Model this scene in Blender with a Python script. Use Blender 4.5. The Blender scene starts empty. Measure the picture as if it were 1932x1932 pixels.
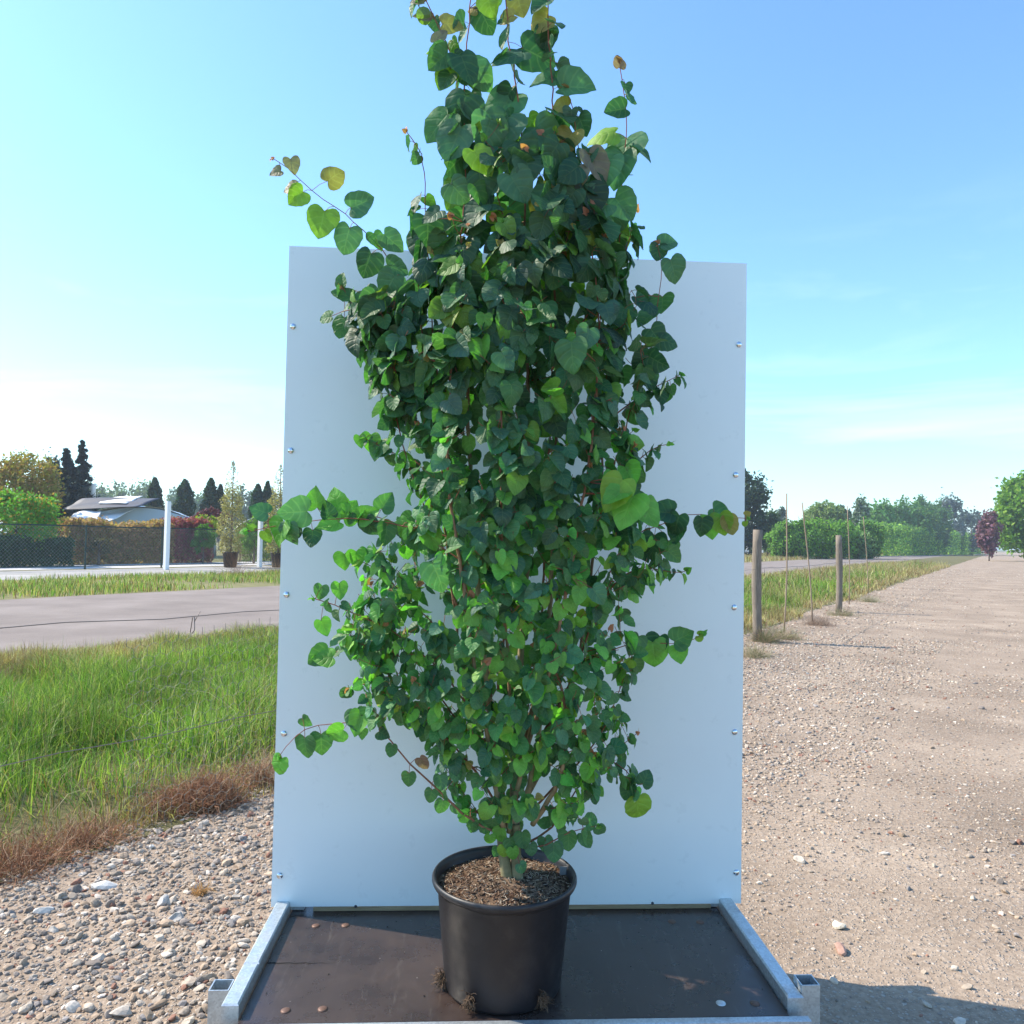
import bpy, math, random
import numpy as np
from mathutils import Vector, Matrix
rng = np.random.default_rng(7); random.seed(7)
R = math.radians
C = bpy.context.scene.collection
# ------------------------------------------------------------------ camera, sky, sun
HC = 1.37; F = 1460.0; CX = 966.0
PITCH, ROLL = 2.16, 1.0
cam = bpy.data.cameras.new("camera"); cam.sensor_width = 36; cam.lens = F/1932*36
cam.clip_start = 0.05; cam.clip_end = 6000
cam_o = bpy.data.objects.new("camera", cam); C.objects.link(cam_o)
RM = Matrix.Rotation(R(90+PITCH), 3, 'X') @ Matrix.Rotation(R(ROLL), 3, 'Z')
cam_o.matrix_world = Matrix.Translation((0, 0, HC)) @ RM.to_4x4()
sc = bpy.context.scene; sc.camera = cam_o
sc.view_settings.view_transform = 'Standard'; sc.view_settings.look = 'None'
sc.view_settings.gamma = 1; sc.view_settings.use_curve_mapping = False
sc.view_settings.exposure = 1.32
SUN_EL = 43.0
sx, sy = -0.966, 0.259
SD = Vector((sx*math.cos(R(SUN_EL)), sy*math.cos(R(SUN_EL)), math.sin(R(SUN_EL))))
sun = bpy.data.lights.new("sun", 'SUN'); sun.energy = 3.4; sun.angle = R(0.53); sun.color = (1.0, 0.90, 0.76)
sun_o = bpy.data.objects.new("sun", sun); C.objects.link(sun_o)
sun_o.rotation_euler = SD.to_track_quat('Z', 'Y').to_euler(); sun_o.location = (-20, 6, 20)
w = bpy.data.worlds.new("World"); sc.world = w; w.use_nodes = True
nt = w.node_tree; bg = nt.nodes["Background"]
sky = nt.nodes.new("ShaderNodeTexSky"); sky.sky_type = 'NISHITA'; sky.sun_disc = False
sky.sun_elevation = R(SUN_EL); sky.sun_rotation = math.atan2(sx, sy)
sky.air_density = 1.15; sky.dust_density = .45; sky.ozone_density = 2.2; sky.altitude = 0
tc = nt.nodes.new("ShaderNodeTexCoord")
mp = nt.nodes.new("ShaderNodeMapping"); mp.inputs['Scale'].default_value = (1.6, 2.2, 9.0); mp.inputs['Rotation'].default_value = (0.0, 0.28, 0.5)
nz = nt.nodes.new("ShaderNodeTexNoise"); nz.inputs['Scale'].default_value = 1.5; nz.inputs['Detail'].default_value = 9; nz.inputs['Roughness'].default_value = .62; nz.inputs['Distortion'].default_value = .6
rp = nt.nodes.new("ShaderNodeValToRGB"); rp.color_ramp.elements[0].position = .50; rp.color_ramp.elements[1].position = .85
rp.color_ramp.elements[1].color = (.52, .52, .52, 1)
sep = nt.nodes.new("ShaderNodeSeparateXYZ")
band = nt.nodes.new("ShaderNodeMapRange"); band.inputs['From Min'].default_value = .40; band.inputs['From Max'].default_value = .10
mul = nt.nodes.new("ShaderNodeMath"); mul.operation = 'MULTIPLY'
cl = nt.nodes.new("ShaderNodeMixRGB"); cl.inputs[2].default_value = (6.4, 7.4, 7.9, 1)
gm = nt.nodes.new("ShaderNodeMixRGB"); gm.blend_type = 'MULTIPLY'; gm.inputs[0].default_value = 1; gm.inputs[2].default_value = (.79, 1.04, 1.22, 1)
L = nt.links.new
L(tc.outputs['Generated'], mp.inputs['Vector']); L(mp.outputs[0], nz.inputs['Vector']); L(nz.outputs['Fac'], rp.inputs[0])
L(tc.outputs['Generated'], sep.inputs[0]); L(sep.outputs['Z'], band.inputs['Value'])
L(rp.outputs[0], mul.inputs[0]); L(band.outputs[0], mul.inputs[1]); L(mul.outputs[0], cl.inputs[0])
L(sky.outputs[0], gm.inputs[1]); L(gm.outputs[0], cl.inputs[1]); L(cl.outputs[0], bg.inputs[0])
bg.inputs[1].default_value = 0.106

# ------------------------------------------------------------------ helpers
def yh(x): return CX + F*math.tan(R(PITCH)) + math.tan(R(ROLL))*(x-CX)
def ray(x, y): return (RM @ Vector((x-CX, CX-y, -F)))
def at(x, y, depth):                      # the point of a sight line at forward distance depth
    d = ray(x, y); return Vector((0, 0, HC)) + d*(depth/d.y)
def G(x, y, z=0.0):
    d = ray(x, y); t = (z-HC)/d.z; return Vector((0, 0, HC)) + d*t
def Pd(x, depth): p = at(x, yh(x), depth); return Vector((p.x, p.y, 0))
def Z(x, y, depth): return at(x, y, depth).z
A_ = (1890-CX)/F; U = Vector((A_, 1, 0)).normalized(); W = Vector((-U.y, U.x, 0))   # along the road, and across it (away)
def UV(u, v, z=0): return U*u + W*v + Vector((0, 0, z))
def LV(x, v):                              # point on the line v seen at column x
    p = Pd(x, 1.0); return p*(v/p.dot(W))
def link(o, parent=None):
    C.objects.link(o)
    if parent is not None: o.parent = parent
    return o
def tag(o, label=None, cat=None, group=None, kind=None):
    if label: o['label'] = label
    if cat: o['category'] = cat
    if group: o['group'] = group
    if kind: o['kind'] = kind
    return o
def empty(name, loc, label, cat, group=None, rz=0):
    o = bpy.data.objects.new(name, None); o.location = loc; o.rotation_euler = (0, 0, rz); o.empty_display_size = .1
    link(o); return tag(o, label, cat, group)
def nrm(a): return a/np.maximum(np.linalg.norm(a, axis=-1, keepdims=True), 1e-9)

class MB:
    def __init__(s): s.v = []; s.c = []; s.u = []; s.f = []; s.n = 0
    def add(s, v, f, col=(1, 1, 1), mat=0, uv=None):
        v = np.asarray(v, float).reshape(-1, 3); n = len(v)
        s.v.append(v)
        c = np.asarray(col, float)
        s.c.append(np.broadcast_to(c, (n, 3)))
        s.u.append(np.zeros((n, 2)) if uv is None else np.asarray(uv, float).reshape(-1, 2))
        if isinstance(f, np.ndarray): s.f.append((f+s.n, mat))
        else:
            by = {}
            for q in f: by.setdefault(len(q), []).append(q)
            for q in by.values(): s.f.append((np.array(q)+s.n, mat))
        s.n += n
    def box(s, a, b, col=(1, 1, 1), mat=0, bev=0.0, M=None):
        x0, y0, z0 = a; x1, y1, z1 = b
        if bev <= 0:
            v = [(x0,y0,z0),(x1,y0,z0),(x1,y1,z0),(x0,y1,z0),(x0,y0,z1),(x1,y0,z1),(x1,y1,z1),(x0,y1,z1)]
            f = [(0,3,2,1),(4,5,6,7),(0,1,5,4),(1,2,6,5),(2,3,7,6),(3,0,4,7)]
        else:
            v = []; e = bev
            for z, i in ((z0, e), (z0+e, 0), (z1-e, 0), (z1, e)):
                v += [(x0+i+(e if not i else 0)*0, y0+i, z), (x1-i, y0+i, z), (x1-i, y1-i, z), (x0+i, y1-i, z)]
            f = [(3,2,1,0),(12,13,14,15)]
            for k in range(3):
                for j in range(4):
                    f.append((k*4+j, k*4+(j+1) % 4, (k+1)*4+(j+1) % 4, (k+1)*4+j))
        if M is not None: v = [tuple(M @ Vector(p)) for p in v]
        s.add(v, f, col, mat)
    def tube(s, pts, rad, n=6, col=(1, 1, 1), mat=0, cap=True):
        P = np.asarray(pts, float); m = len(P)
        rad = np.broadcast_to(np.asarray(rad, float), (m,))
        T = nrm(np.gradient(P, axis=0)); a = np.array((0, 0, 1.0)) if abs(T[0][2]) < .9 else np.array((1.0, 0, 0))
        out = np.zeros((m, n, 3)); A = nrm(np.cross(T[0], a))
        th = np.arange(n)*2*math.pi/n
        for i in range(m):
            A = A - T[i]*A.dot(T[i]); A = A/max(np.linalg.norm(A), 1e-9); B = np.cross(T[i], A)
            out[i] = P[i] + rad[i]*(np.cos(th)[:, None]*A + np.sin(th)[:, None]*B)
        i = np.arange(m-1)[:, None]*n; j = np.arange(n)[None]; k = (np.arange(n)+1)[None] % n
        f = np.stack([i+j, i+k, i+n+k, i+n+j], -1).reshape(-1, 4)
        c = np.asarray(col, float)
        if c.ndim == 2: c = np.repeat(c, n, 0)
        s.add(out.reshape(-1, 3), f, c, mat)
        if cap and n > 3:
            s.f.append((np.array([list(range(n))[::-1]])+s.n-m*n, mat)); s.f.append((np.array([list(range(n))])+s.n-n, mat))
    def lathe(s, prof, n=48, col=(1, 1, 1), mat=0, close=False):
        th = np.arange(n)*2*math.pi/n; v = []
        for r, z in prof: v += [(r*math.cos(t), r*math.sin(t), z) for t in th]
        m = len(prof); i = np.arange(m-1)[:, None]*n; j = np.arange(n)[None]; k = (np.arange(n)+1)[None] % n
        s.add(v, np.stack([i+j, i+k, i+n+k, i+n+j], -1).reshape(-1, 4), col, mat)
    def build(s, name, mats, parent=None, smooth=True, loc=None):
        me = bpy.data.meshes.new(name)
        v = np.concatenate(s.v); me.vertices.add(len(v)); me.vertices.foreach_set('co', v.astype(np.float32).ravel())
        lt = np.concatenate([np.full(len(f), f.shape[1]) for f, _ in s.f]); li = np.concatenate([f.ravel() for f, _ in s.f])
        ls = np.concatenate([[0], np.cumsum(lt)[:-1]])
        me.loops.add(len(li)); me.loops.foreach_set('vertex_index', li.astype(np.int32))
        me.polygons.add(len(lt)); me.polygons.foreach_set('loop_start', ls.astype(np.int32))
        try: me.polygons.foreach_set('loop_total', lt.astype(np.int32))
        except Exception: pass
        me.polygons.foreach_set('material_index', np.concatenate([np.full(len(f), m) for f, m in s.f]).astype(np.int32))
        me.polygons.foreach_set('use_smooth', np.full(len(lt), smooth))
        ca = me.attributes.new('Col', 'FLOAT_COLOR', 'POINT'); c = np.concatenate(s.c)
        ca.data.foreach_set('color', np.concatenate([c, np.ones((len(c), 1))], 1).astype(np.float32).ravel())
        uvl = me.uv_layers.new(name='UVMap'); u = np.concatenate(s.u)[li]; uvl.data.foreach_set('uv', u.astype(np.float32).ravel())
        for m in (mats if isinstance(mats, (list, tuple)) else [mats]): me.materials.append(m)
        me.update(); me.validate()
        o = bpy.data.objects.new(name, me); link(o, parent)
        if loc is not None: o.location = loc
        return o

# ------------------------------------------------------------------ materials
def mat(name, col=(.5, .5, .5), rough=.6, metal=0., spec=.5):
    m = bpy.data.materials.new(name); m.use_nodes = True; b = m.node_tree.nodes['Principled BSDF']
    b.inputs['Base Color'].default_value = (*col, 1); b.inputs['Roughness'].default_value = rough
    b.inputs['Metallic'].default_value = metal; b.inputs['Specular IOR Level'].default_value = spec
    return m
def nodes(m): n = m.node_tree.nodes; return n, m.node_tree.links.new, n['Principled BSDF']
def noise(n, l, scale, detail=5, rough=.6, coord='Object', sc_=(1, 1, 1)):
    t = n.new('ShaderNodeTexCoord'); mp = n.new('ShaderNodeMapping'); mp.inputs['Scale'].default_value = sc_
    z = n.new('ShaderNodeTexNoise'); z.inputs['Scale'].default_value = scale; z.inputs['Detail'].default_value = detail; z.inputs['Roughness'].default_value = rough
    l(t.outputs[coord], mp.inputs[0]); l(mp.outputs[0], z.inputs['Vector']); return z.outputs['Fac']
def ramp(n, l, fac, stops):
    r = n.new('ShaderNodeValToRGB'); e = r.color_ramp.elements
    while len(e) < len(stops): e.new(.5)
    for k, (p, c) in enumerate(stops): e[k].position = p; e[k].color = (*c, 1) if len(c) == 3 else c
    l(fac, r.inputs[0]); return r.outputs[0]
def mixc(n, l, fac, a, b, mode='MIX'):
    x = n.new('ShaderNodeMixRGB'); x.blend_type = mode
    for i, q in ((0, fac), (1, a), (2, b)):
        if isinstance(q, (int, float)): x.inputs[i].default_value = q
        elif isinstance(q, tuple): x.inputs[i].default_value = (*q, 1)
        else: l(q, x.inputs[i])
    return x.outputs[0]
def bump(n, l, b, h, strength=.5, dist=.01, prev=None):
    x = n.new('ShaderNodeBump'); x.inputs['Strength'].default_value = strength; x.inputs['Distance'].default_value = dist
    l(h, x.inputs['Height'])
    if prev is not None: l(prev, x.inputs['Normal'])
    l(x.outputs[0], b.inputs['Normal']); return x.outputs[0]
def math_(n, l, op, a, b=None, c=None):
    x = n.new('ShaderNodeMath'); x.operation = op
    for i, q in enumerate((a, b, c)):
        if q is None: continue
        if isinstance(q, (int, float)): x.inputs[i].default_value = q
        else: l(q, x.inputs[i])
    return x.outputs[0]
def attr_mat(name, rough=.7, trans=0.0, spec=.3, var=.0, vscale=3.):
    m = mat(name, rough=rough, spec=spec); n, l, b = nodes(m)
    a = n.new('ShaderNodeAttribute'); a.attribute_name = 'Col'; col = a.outputs['Color']
    if var: col = mixc(n, l, 1.0, col, ramp(n, l, noise(n, l, vscale, 4), [(.25, (1-var,)*3), (.75, (1+var,)*3)]), 'MULTIPLY')
    l(col, b.inputs['Base Color'])
    if trans:
        t = n.new('ShaderNodeBsdfTranslucent'); g = mixc(n, l, 1.0, col, (1.25, 1.5, .6), 'MULTIPLY'); l(g, t.inputs[0])
        mx = n.new('ShaderNodeMixShader'); mx.inputs[0].default_value = trans
        l(b.outputs[0], mx.inputs[1]); l(t.outputs[0], mx.inputs[2]); l(mx.outputs[0], n['Material Output'].inputs[0])
    return m
M_fol = attr_mat('foliage', .65, .35)
M_blade = attr_mat('grass_blade', .6, .35)
M_bark = attr_mat('bark', .85, 0, .2, .3, 40)
M_stone = attr_mat('stone', .9, 0, .2, .25, 60)
M_cane = attr_mat('cane', .7)

def leaf_material():
    m = mat('katsura_leaf', rough=.56, spec=.38); n, l, b = nodes(m)
    a = n.new('ShaderNodeAttribute'); a.attribute_name = 'Col'
    uv = n.new('ShaderNodeUVMap'); s = n.new('ShaderNodeSeparateXYZ'); l(uv.outputs[0], s.inputs[0])
    c = math_(n, l, 'ABSOLUTE', math_(n, l, 'SUBTRACT', s.outputs['X'], .5))       # 0 on the midrib .. 0.5 at the edge
    mid = math_(n, l, 'SUBTRACT', 1.0, math_(n, l, 'MULTIPLY', c, 26.0)); mid.node.use_clamp = True
    ph = math_(n, l, 'SUBTRACT', s.outputs['Y'], math_(n, l, 'MULTIPLY', c, .55))
    sv = math_(n, l, 'POWER', math_(n, l, 'ABSOLUTE', math_(n, l, 'COSINE', math_(n, l, 'MULTIPLY', ph, 15.0))), 14.0)
    vein = math_(n, l, 'MAXIMUM', mid, math_(n, l, 'MULTIPLY', sv, .7))
    col = mixc(n, l, math_(n, l, 'MULTIPLY', vein, .35), a.outputs['Color'], mixc(n, l, .5, a.outputs['Color'], (.22, .30, .12)))
    mott = ramp(n, l, noise(n, l, 25, 3), [(.3, (.8, .8, .8)), (.7, (1.2, 1.2, 1.2))])
    col = mixc(n, l, 1.0, col, mott, 'MULTIPLY')
    bl = ramp(n, l, noise(n, l, 60, 2, .5), [(.74, (0, 0, 0)), (.79, (.75, .75, .75))]); col = mixc(n, l, bl, col, (.16, .09, .04))
    geo = n.new('ShaderNodeNewGeometry')
    under = mixc(n, l, .45, col, (.16, .24, .15))                                   # leaf undersides are paler
    col2 = mixc(n, l, geo.outputs['Backfacing'], col, under)
    l(col2, b.inputs['Base Color'])
    vo = n.new('ShaderNodeTexVoronoi'); vo.inputs['Scale'].default_value = 85; t = n.new('ShaderNodeTexCoord'); l(t.outputs['Object'], vo.inputs['Vector'])
    h = math_(n, l, 'SUBTRACT', math_(n, l, 'MULTIPLY', vo.outputs['Distance'], -.5), math_(n, l, 'MULTIPLY', vein, .9))
    bump(n, l, b, h, .5, .003)
    tr = n.new('ShaderNodeBsdfTranslucent')
    tcol = mixc(n, l, vein, mixc(n, l, 1.0, col, (1.45, 2.2, .7), 'MULTIPLY'), mixc(n, l, 1.0, col, (2.2, 3.0, 1.2), 'MULTIPLY')); l(tcol, tr.inputs[0])
    mx = n.new('ShaderNodeMixShader'); mx.inputs[0].default_value = .30
    l(b.outputs[0], mx.inputs[1]); l(tr.outputs[0], mx.inputs[2]); l(mx.outputs[0], n['Material Output'].inputs[0])
    return m
M_leaf = leaf_material()

def galv():
    m = mat('galvanised_steel', (.55, .58, .6), .38, .75); n, l, b = nodes(m)
    t = n.new('ShaderNodeTexCoord'); v = n.new('ShaderNodeTexVoronoi'); v.inputs['Scale'].default_value = 190; l(t.outputs['Object'], v.inputs['Vector'])
    c = ramp(n, l, v.outputs['Color'], [(.2, (.50, .54, .56)), (.8, (.62, .67, .69))])
    z = noise(n, l, 9, 6, .7)
    c2 = mixc(n, l, ramp(n, l, z, [(.52, (0, 0, 0)), (.72, (.75, .75, .75))]), c, (.33, .30, .26))
    l(c2, b.inputs['Base Color']); l(ramp(n, l, z, [(.3, (.32,)*3), (.7, (.6,)*3)]), b.inputs['Roughness'])
    bump(n, l, b, noise(n, l, 60, 4), .12, .002); return m
M_galv = galv()
M_chrome = mat('polished_bolt', (.75, .77, .8), .12, 1.0)
def panel_mat():
    m = mat('white_coated_sheet', (.82, .89, .90), .32, 0, .5); n, l, b = nodes(m)
    z = noise(n, l, 2.5, 5, .6)
    l(ramp(n, l, z, [(.3, (.80, .875, .885)), (.75, (.835, .90, .905))]), b.inputs['Base Color'])
    l(ramp(n, l, noise(n, l, 14, 6, .7), [(.3, (.24,)*3), (.8, (.42,)*3)]), b.inputs['Roughness'])
    dk = ramp(n, l, noise(n, l, 7, 9, .8, sc_=(1, 1, .35)), [(.66, (0, 0, 0)), (.80, (.22, .22, .22))])
    src = b.inputs['Base Color'].links[0].from_socket; l(mixc(n, l, dk, src, (.40, .40, .36)), b.inputs['Base Color'])
    bump(n, l, b, noise(n, l, 1.6, 2), .10, .02); return m
M_panel = panel_mat()
def deck_mat():
    m = mat('film_faced_plywood', (.035, .026, .023), .42); n, l, b = nodes(m)
    base = ramp(n, l, noise(n, l, 6, 6, .65), [(.3, (.028, .018, .015)), (.75, (.066, .046, .038))])
    sc1 = ramp(n, l, noise(n, l, 30, 8, .75, sc_=(1, .12, 1)), [(.56, (0, 0, 0)), (.72, (.42, .42, .42))])
    c = mixc(n, l, sc1, base, (.16, .14, .12))
    t = n.new('ShaderNodeTexCoord'); v = n.new('ShaderNodeTexVoronoi'); v.inputs['Scale'].default_value = 34; l(t.outputs['Object'], v.inputs['Vector'])
    sp = ramp(n, l, v.outputs['Distance'], [(.035, (1, 1, 1)), (.06, (0, 0, 0))])
    keep = ramp(n, l, noise(n, l, 5, 3), [(.5, (0, 0, 0)), (.56, (1, 1, 1))])
    c = mixc(n, l, mixc(n, l, 1.0, sp, keep, 'MULTIPLY'), c, (.42, .40, .37))
    l(c, b.inputs['Base Color']); l(ramp(n, l, noise(n, l, 12, 6), [(.3, (.20,)*3), (.7, (.42,)*3)]), b.inputs['Roughness'])
    bump(n, l, b, noise(n, l, 80, 5, .7, sc_=(1, .3, 1)), .15, .002); return m
M_deck = deck_mat()
def wood_mat(name, c0, c1, sc_=(12, 12, 1.2), s=6):
    m = mat(name, c0, .85, 0, .2); n, l, b = nodes(m)
    z = noise(n, l, s, 8, .65, sc_=sc_)
    l(ramp(n, l, z, [(.3, c0), (.7, c1)]), b.inputs['Base Color']); bump(n, l, b, z, .5, .01); return m
M_wood = wood_mat('weathered_wood', (.14, .11, .085), (.29, .24, .19))
M_batten = wood_mat('batten_wood', (.22, .16, .09), (.40, .31, .19), (1.5, 12, 12))
def pot_mat():
    m = mat('black_plastic', (.012, .012, .015), .34); n, l, b = nodes(m)
    z = noise(n, l, 7, 8, .72)
    d = ramp(n, l, z, [(.55, (0, 0, 0)), (.85, (.22, .22, .22))])
    scf = ramp(n, l, noise(n, l, 38, 9, .8, sc_=(1, 1, .16)), [(.66, (0, 0, 0)), (.74, (.5, .5, .5))])
    l(mixc(n, l, scf, mixc(n, l, d, (.011, .011, .014), (.20, .18, .16)), (.16, .15, .14)), b.inputs['Base Color'])
    l(ramp(n, l, noise(n, l, 20, 6), [(.3, (.34,)*3), (.75, (.58,)*3)]), b.inputs['Roughness'])
    bump(n, l, b, noise(n, l, 60, 4), .05, .002); return m
M_pot = pot_mat()
def soil_mat():
    m = mat('potting_soil', (.08, .045, .03), .95, 0, .1); n, l, b = nodes(m)
    z = noise(n, l, 45, 8, .75); z2 = noise(n, l, 9, 3)
    c = ramp(n, l, z, [(.34, (.018, .010, .007)), (.5, (.085, .048, .03)), (.70, (.27, .18, .11))])
    l(mixc(n, l, ramp(n, l, z2, [(.42, (0, 0, 0)), (.62, (.8, .8, .8))]), c, mixc(n, l, .5, c, (.36, .27, .19))), b.inputs['Base Color'])
    bump(n, l, b, z, .9, .012); return m
M_soil = soil_mat()
def ground_mat(name, stops, s1=3., s2=60., bs=.6, bd=.01, stone=None, peb=None):
    m = mat(name, (.3, .25, .2), .95, 0, .15); n, l, b = nodes(m)
    z1 = noise(n, l, s1, 6, .6); z2 = noise(n, l, s2, 6, .7)
    fac = math_(n, l, 'ADD', math_(n, l, 'MULTIPLY', z1, .5), math_(n, l, 'MULTIPLY', z2, .5))
    c = ramp(n, l, fac, stops); h = z2
    if peb:
        t = n.new('ShaderNodeTexCoord')
        for q, (s, th, cc) in enumerate(peb):
            v = n.new('ShaderNodeTexVoronoi'); v.inputs['Scale'].default_value = s; v.inputs['Randomness'].default_value = 1; l(t.outputs['Object'], v.inputs['Vector'])
            sel = math_(n, l, 'GREATER_THAN', n_sep(n, l, v.outputs['Color']), th)
            rnd = math_(n, l, 'SUBTRACT', 1.0, math_(n, l, 'MULTIPLY', v.outputs['Distance'], 2.2)); rnd.node.use_clamp = True
            edge = math_(n, l, 'MULTIPLY', sel, ramp(n, l, rnd, [(.15, (0, 0, 0)), (.35, (1, 1, 1))]))
            tint = mixc(n, l, n_sep(n, l, v.outputs['Color'], 'Y'), cc, tuple(min(x*1.9, .75) for x in cc))
            c = mixc(n, l, edge, c, tint)
            h = math_(n, l, 'ADD', h, math_(n, l, 'MULTIPLY', edge, math_(n, l, 'MULTIPLY', rnd, .9)))
    l(c, b.inputs['Base Color']); bump(n, l, b, h, bs, bd); return m
def n_sep(n, l, c, k='X'):
    s = n.new('ShaderNodeSeparateXYZ'); l(c, s.inputs[0]); return s.outputs[k]
M_sand = ground_mat('sandy_gravel', [(.36, (.19, .142, .10)), (.5, (.315, .238, .172)), (.62, (.44, .342, .252))], .9, 45, .8, .012,
                    peb=[(48, .62, (.26, .22, .18)), (95, .5, (.30, .25, .20))])
M_soilg = ground_mat('verge_soil', [(.3, (.07, .06, .03)), (.5, (.14, .13, .055)), (.72, (.27, .22, .12))], 1.2, 25, .8, .03)
M_field = ground_mat('field', [(.3, (.08, .09, .03)), (.5, (.18, .17, .07)), (.72, (.33, .27, .15))], .12, 3, .4, .05)
M_road = ground_mat('worn_asphalt', [(.3, (.15, .122, .105)), (.5, (.235, .195, .168)), (.7, (.33, .28, .245))], .7, 90, .5, .006)
M_rubble = ground_mat('rubble_ground', [(.3, (.22, .20, .18)), (.5, (.36, .34, .31)), (.7, (.50, .47, .43))], .8, 12, .6, .03)
M_conc = ground_mat('concrete', [(.3, (.44, .42, .40)), (.6, (.58, .56, .53))], 1., 20, .3, .01)
M_white = mat('white_painted_post', (.80, .80, .78), .6)
M_green = mat('green_coated_steel', (.012, .035, .03), .4)
M_wire = mat('rusty_wire', (.22, .19, .17), .6, .5)
M_mesh = mat('grey_wire', (.20, .20, .18), .6, .4)

# ------------------------------------------------------------------ ground
def fbm(x, y, s0, octs=5, seed=1, gain=.55):
    r = np.random.default_rng(seed); o = np.zeros_like(x); a = 1.; f = s0
    for k in range(octs):
        for j in range(4):
            th = r.uniform(0, 6.283); ph = r.uniform(0, 6.283); o += a*.25*np.sin((x*math.cos(th)+y*math.sin(th))*f*r.uniform(.7, 1.3)+ph+1.3*np.sin((y*math.cos(th)-x*math.sin(th))*f*.7))
        a *= gain; f *= 2.1
    return o
def sheet(name, vlo, vhi, ulo, uhi, z, m, nu=2, nv=2, amp=0., s0=1., wob=0., label=None):
    b = MB(); uu = np.linspace(ulo, uhi, nu); vv = np.linspace(vlo, vhi, nv); a, c = np.meshgrid(uu, vv)
    if wob:
        e = fbm(a, a*0, 1.1, 4, 5)*wob; c = c + np.where(c == vlo, e, 0) + np.where(c == vhi, fbm(a, a*0+9, 1.0, 4, 8)*wob, 0)
    X = U.x*a + W.x*c; Y = U.y*a + W.y*c; ZZ = z + (fbm(X, Y, s0, 6, 3)*amp if amp else 0*X)
    i = np.arange(nv-1)[:, None]*nu; j = np.arange(nu-1)[None]
    f = np.stack([i+j, i+j+1, i+nu+j+1, i+nu+j], -1).reshape(-1, 4)
    b.add(np.stack([X, Y, ZZ], -1).reshape(-1, 3), f)
    return tag(b.build(name, m), kind='structure')
VF = G(1428, 1211).dot(W)                 # line of the wooden posts
VR0, VR1 = 8.9, 17.0                       # near and far edge of the road
VG = 24.0; VP = 30.0                       # rubble from VG to VP, white posts stand on VP
b = MB(); b.add([(-1400, -60, 0), (1400, -60, 0), (1400, 2400, 0), (-1400, 2400, 0)], np.array([[0, 1, 2, 3]])); tag(b.build('ground', M_field), kind='structure')
sheet('gravel_path', -26, VF+.5, -12, 500, .004, M_sand, 200, 2, wob=.0)
sheet('grass_verge_ground', VF+.42, VR0+.15, -12, 500, .009, M_soilg, 900, 2, wob=.12)
sheet('road', VR0, VR1, -40, 700, .014, M_road, 900, 2, wob=.10)
sheet('rubble_strip', VG, VP-.5, -30, 60, .005, M_rubble, 200, 2, wob=.3)
sheet('pavement', VP+.1, VP+4.5, -30, 80, .012, M_conc)

hb = MB(); hb.box((-1402, -62, -1), (1402, 2402, 26)); M_haze = bpy.data.materials.new('haze'); M_haze.use_nodes = True; hn = M_haze.node_tree
hn.nodes.remove(hn.nodes['Principled BSDF']); hv = hn.nodes.new('ShaderNodeVolumePrincipled'); hv.inputs['Color'].default_value = (.80, .90, 1.0, 1); hv.inputs['Density'].default_value = .0007; hv.inputs['Anisotropy'].default_value = .2
hn.links.new(hv.outputs[0], hn.nodes['Material Output'].inputs['Volume']); tag(hb.build('haze', M_haze, smooth=False), kind='stuff')
# stones ------------------------------------------------------------
ico_v = []; ph = (1+5**.5)/2
for a_, b_ in ((1, ph), (-1, ph), (1, -ph), (-1, -ph)): ico_v += [(0, a_, b_), (a_, b_, 0), (b_, 0, a_)]
ico_v = nrm(np.array(ico_v, float))
import itertools
ico_f = []
for t in itertools.combinations(range(12), 3):
    p = ico_v[list(t)]
    if max(np.linalg.norm(p[0]-p[1]), np.linalg.norm(p[1]-p[2]), np.linalg.norm(p[0]-p[2])) < 1.1:
        if np.dot(np.cross(p[1]-p[0], p[2]-p[0]), p[0]) < 0: t = (t[0], t[2], t[1])
        ico_f.append(t)
ico_f = np.array(ico_f)
def subdiv(v, f):
    v = [tuple(p) for p in v]; e = {}; nf = []
    def mid(a, b):
        k = (min(a, b), max(a, b))
        if k not in e: p = np.array(v[a])+np.array(v[b]); v.append(tuple(p/np.linalg.norm(p))); e[k] = len(v)-1
        return e[k]
    for a, b, c in f:
        x, y, z = mid(a, b), mid(b, c), mid(c, a); nf += [(a, x, z), (b, y, x), (c, z, y), (x, y, z)]
    return np.array(v), np.array(nf)
ico2_v, ico2_f = subdiv(ico_v, ico_f)
def stones(b, P, r, cols, hi=False, flat=.6):
    tv, tf = (ico2_v, ico2_f) if hi else (ico_v, ico_f); N = len(P); k = len(tv)
    sc3 = r[:, None]*np.stack([rng.uniform(.75, 1.35, N), rng.uniform(.6, 1.0, N), rng.uniform(.4, .8, N)*flat/.6], -1)
    if hi:
        cut = nrm(rng.normal(size=(N, 6, 3))); d = np.einsum('kj,nmj->nkm', tv, cut); lim = rng.uniform(.5, .82, (N, 1, 6))
        v = tv[None] - np.einsum('nkm,nmj->nkj', np.maximum(d-lim, 0)*.95, cut)
    else: v = tv[None]*rng.uniform(.75, 1.2, (N, k, 1))
    v = v*sc3[:, None]
    q = rng.uniform(0, 6.283, N); cq, sq = np.cos(q)[:, None], np.sin(q)[:, None]
    x = v[..., 0]*cq - v[..., 1]*sq; y = v[..., 0]*sq + v[..., 1]*cq; tl = rng.normal(0, .25, (N, 1))
    v = np.stack([x, y, v[..., 2]+x*tl], -1) + P[:, None]
    f = (tf[None] + (np.arange(N)*k)[:, None, None]).reshape(-1, 3)
    b.add(v.reshape(-1, 3), f, np.repeat(cols, k, 0))
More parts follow.
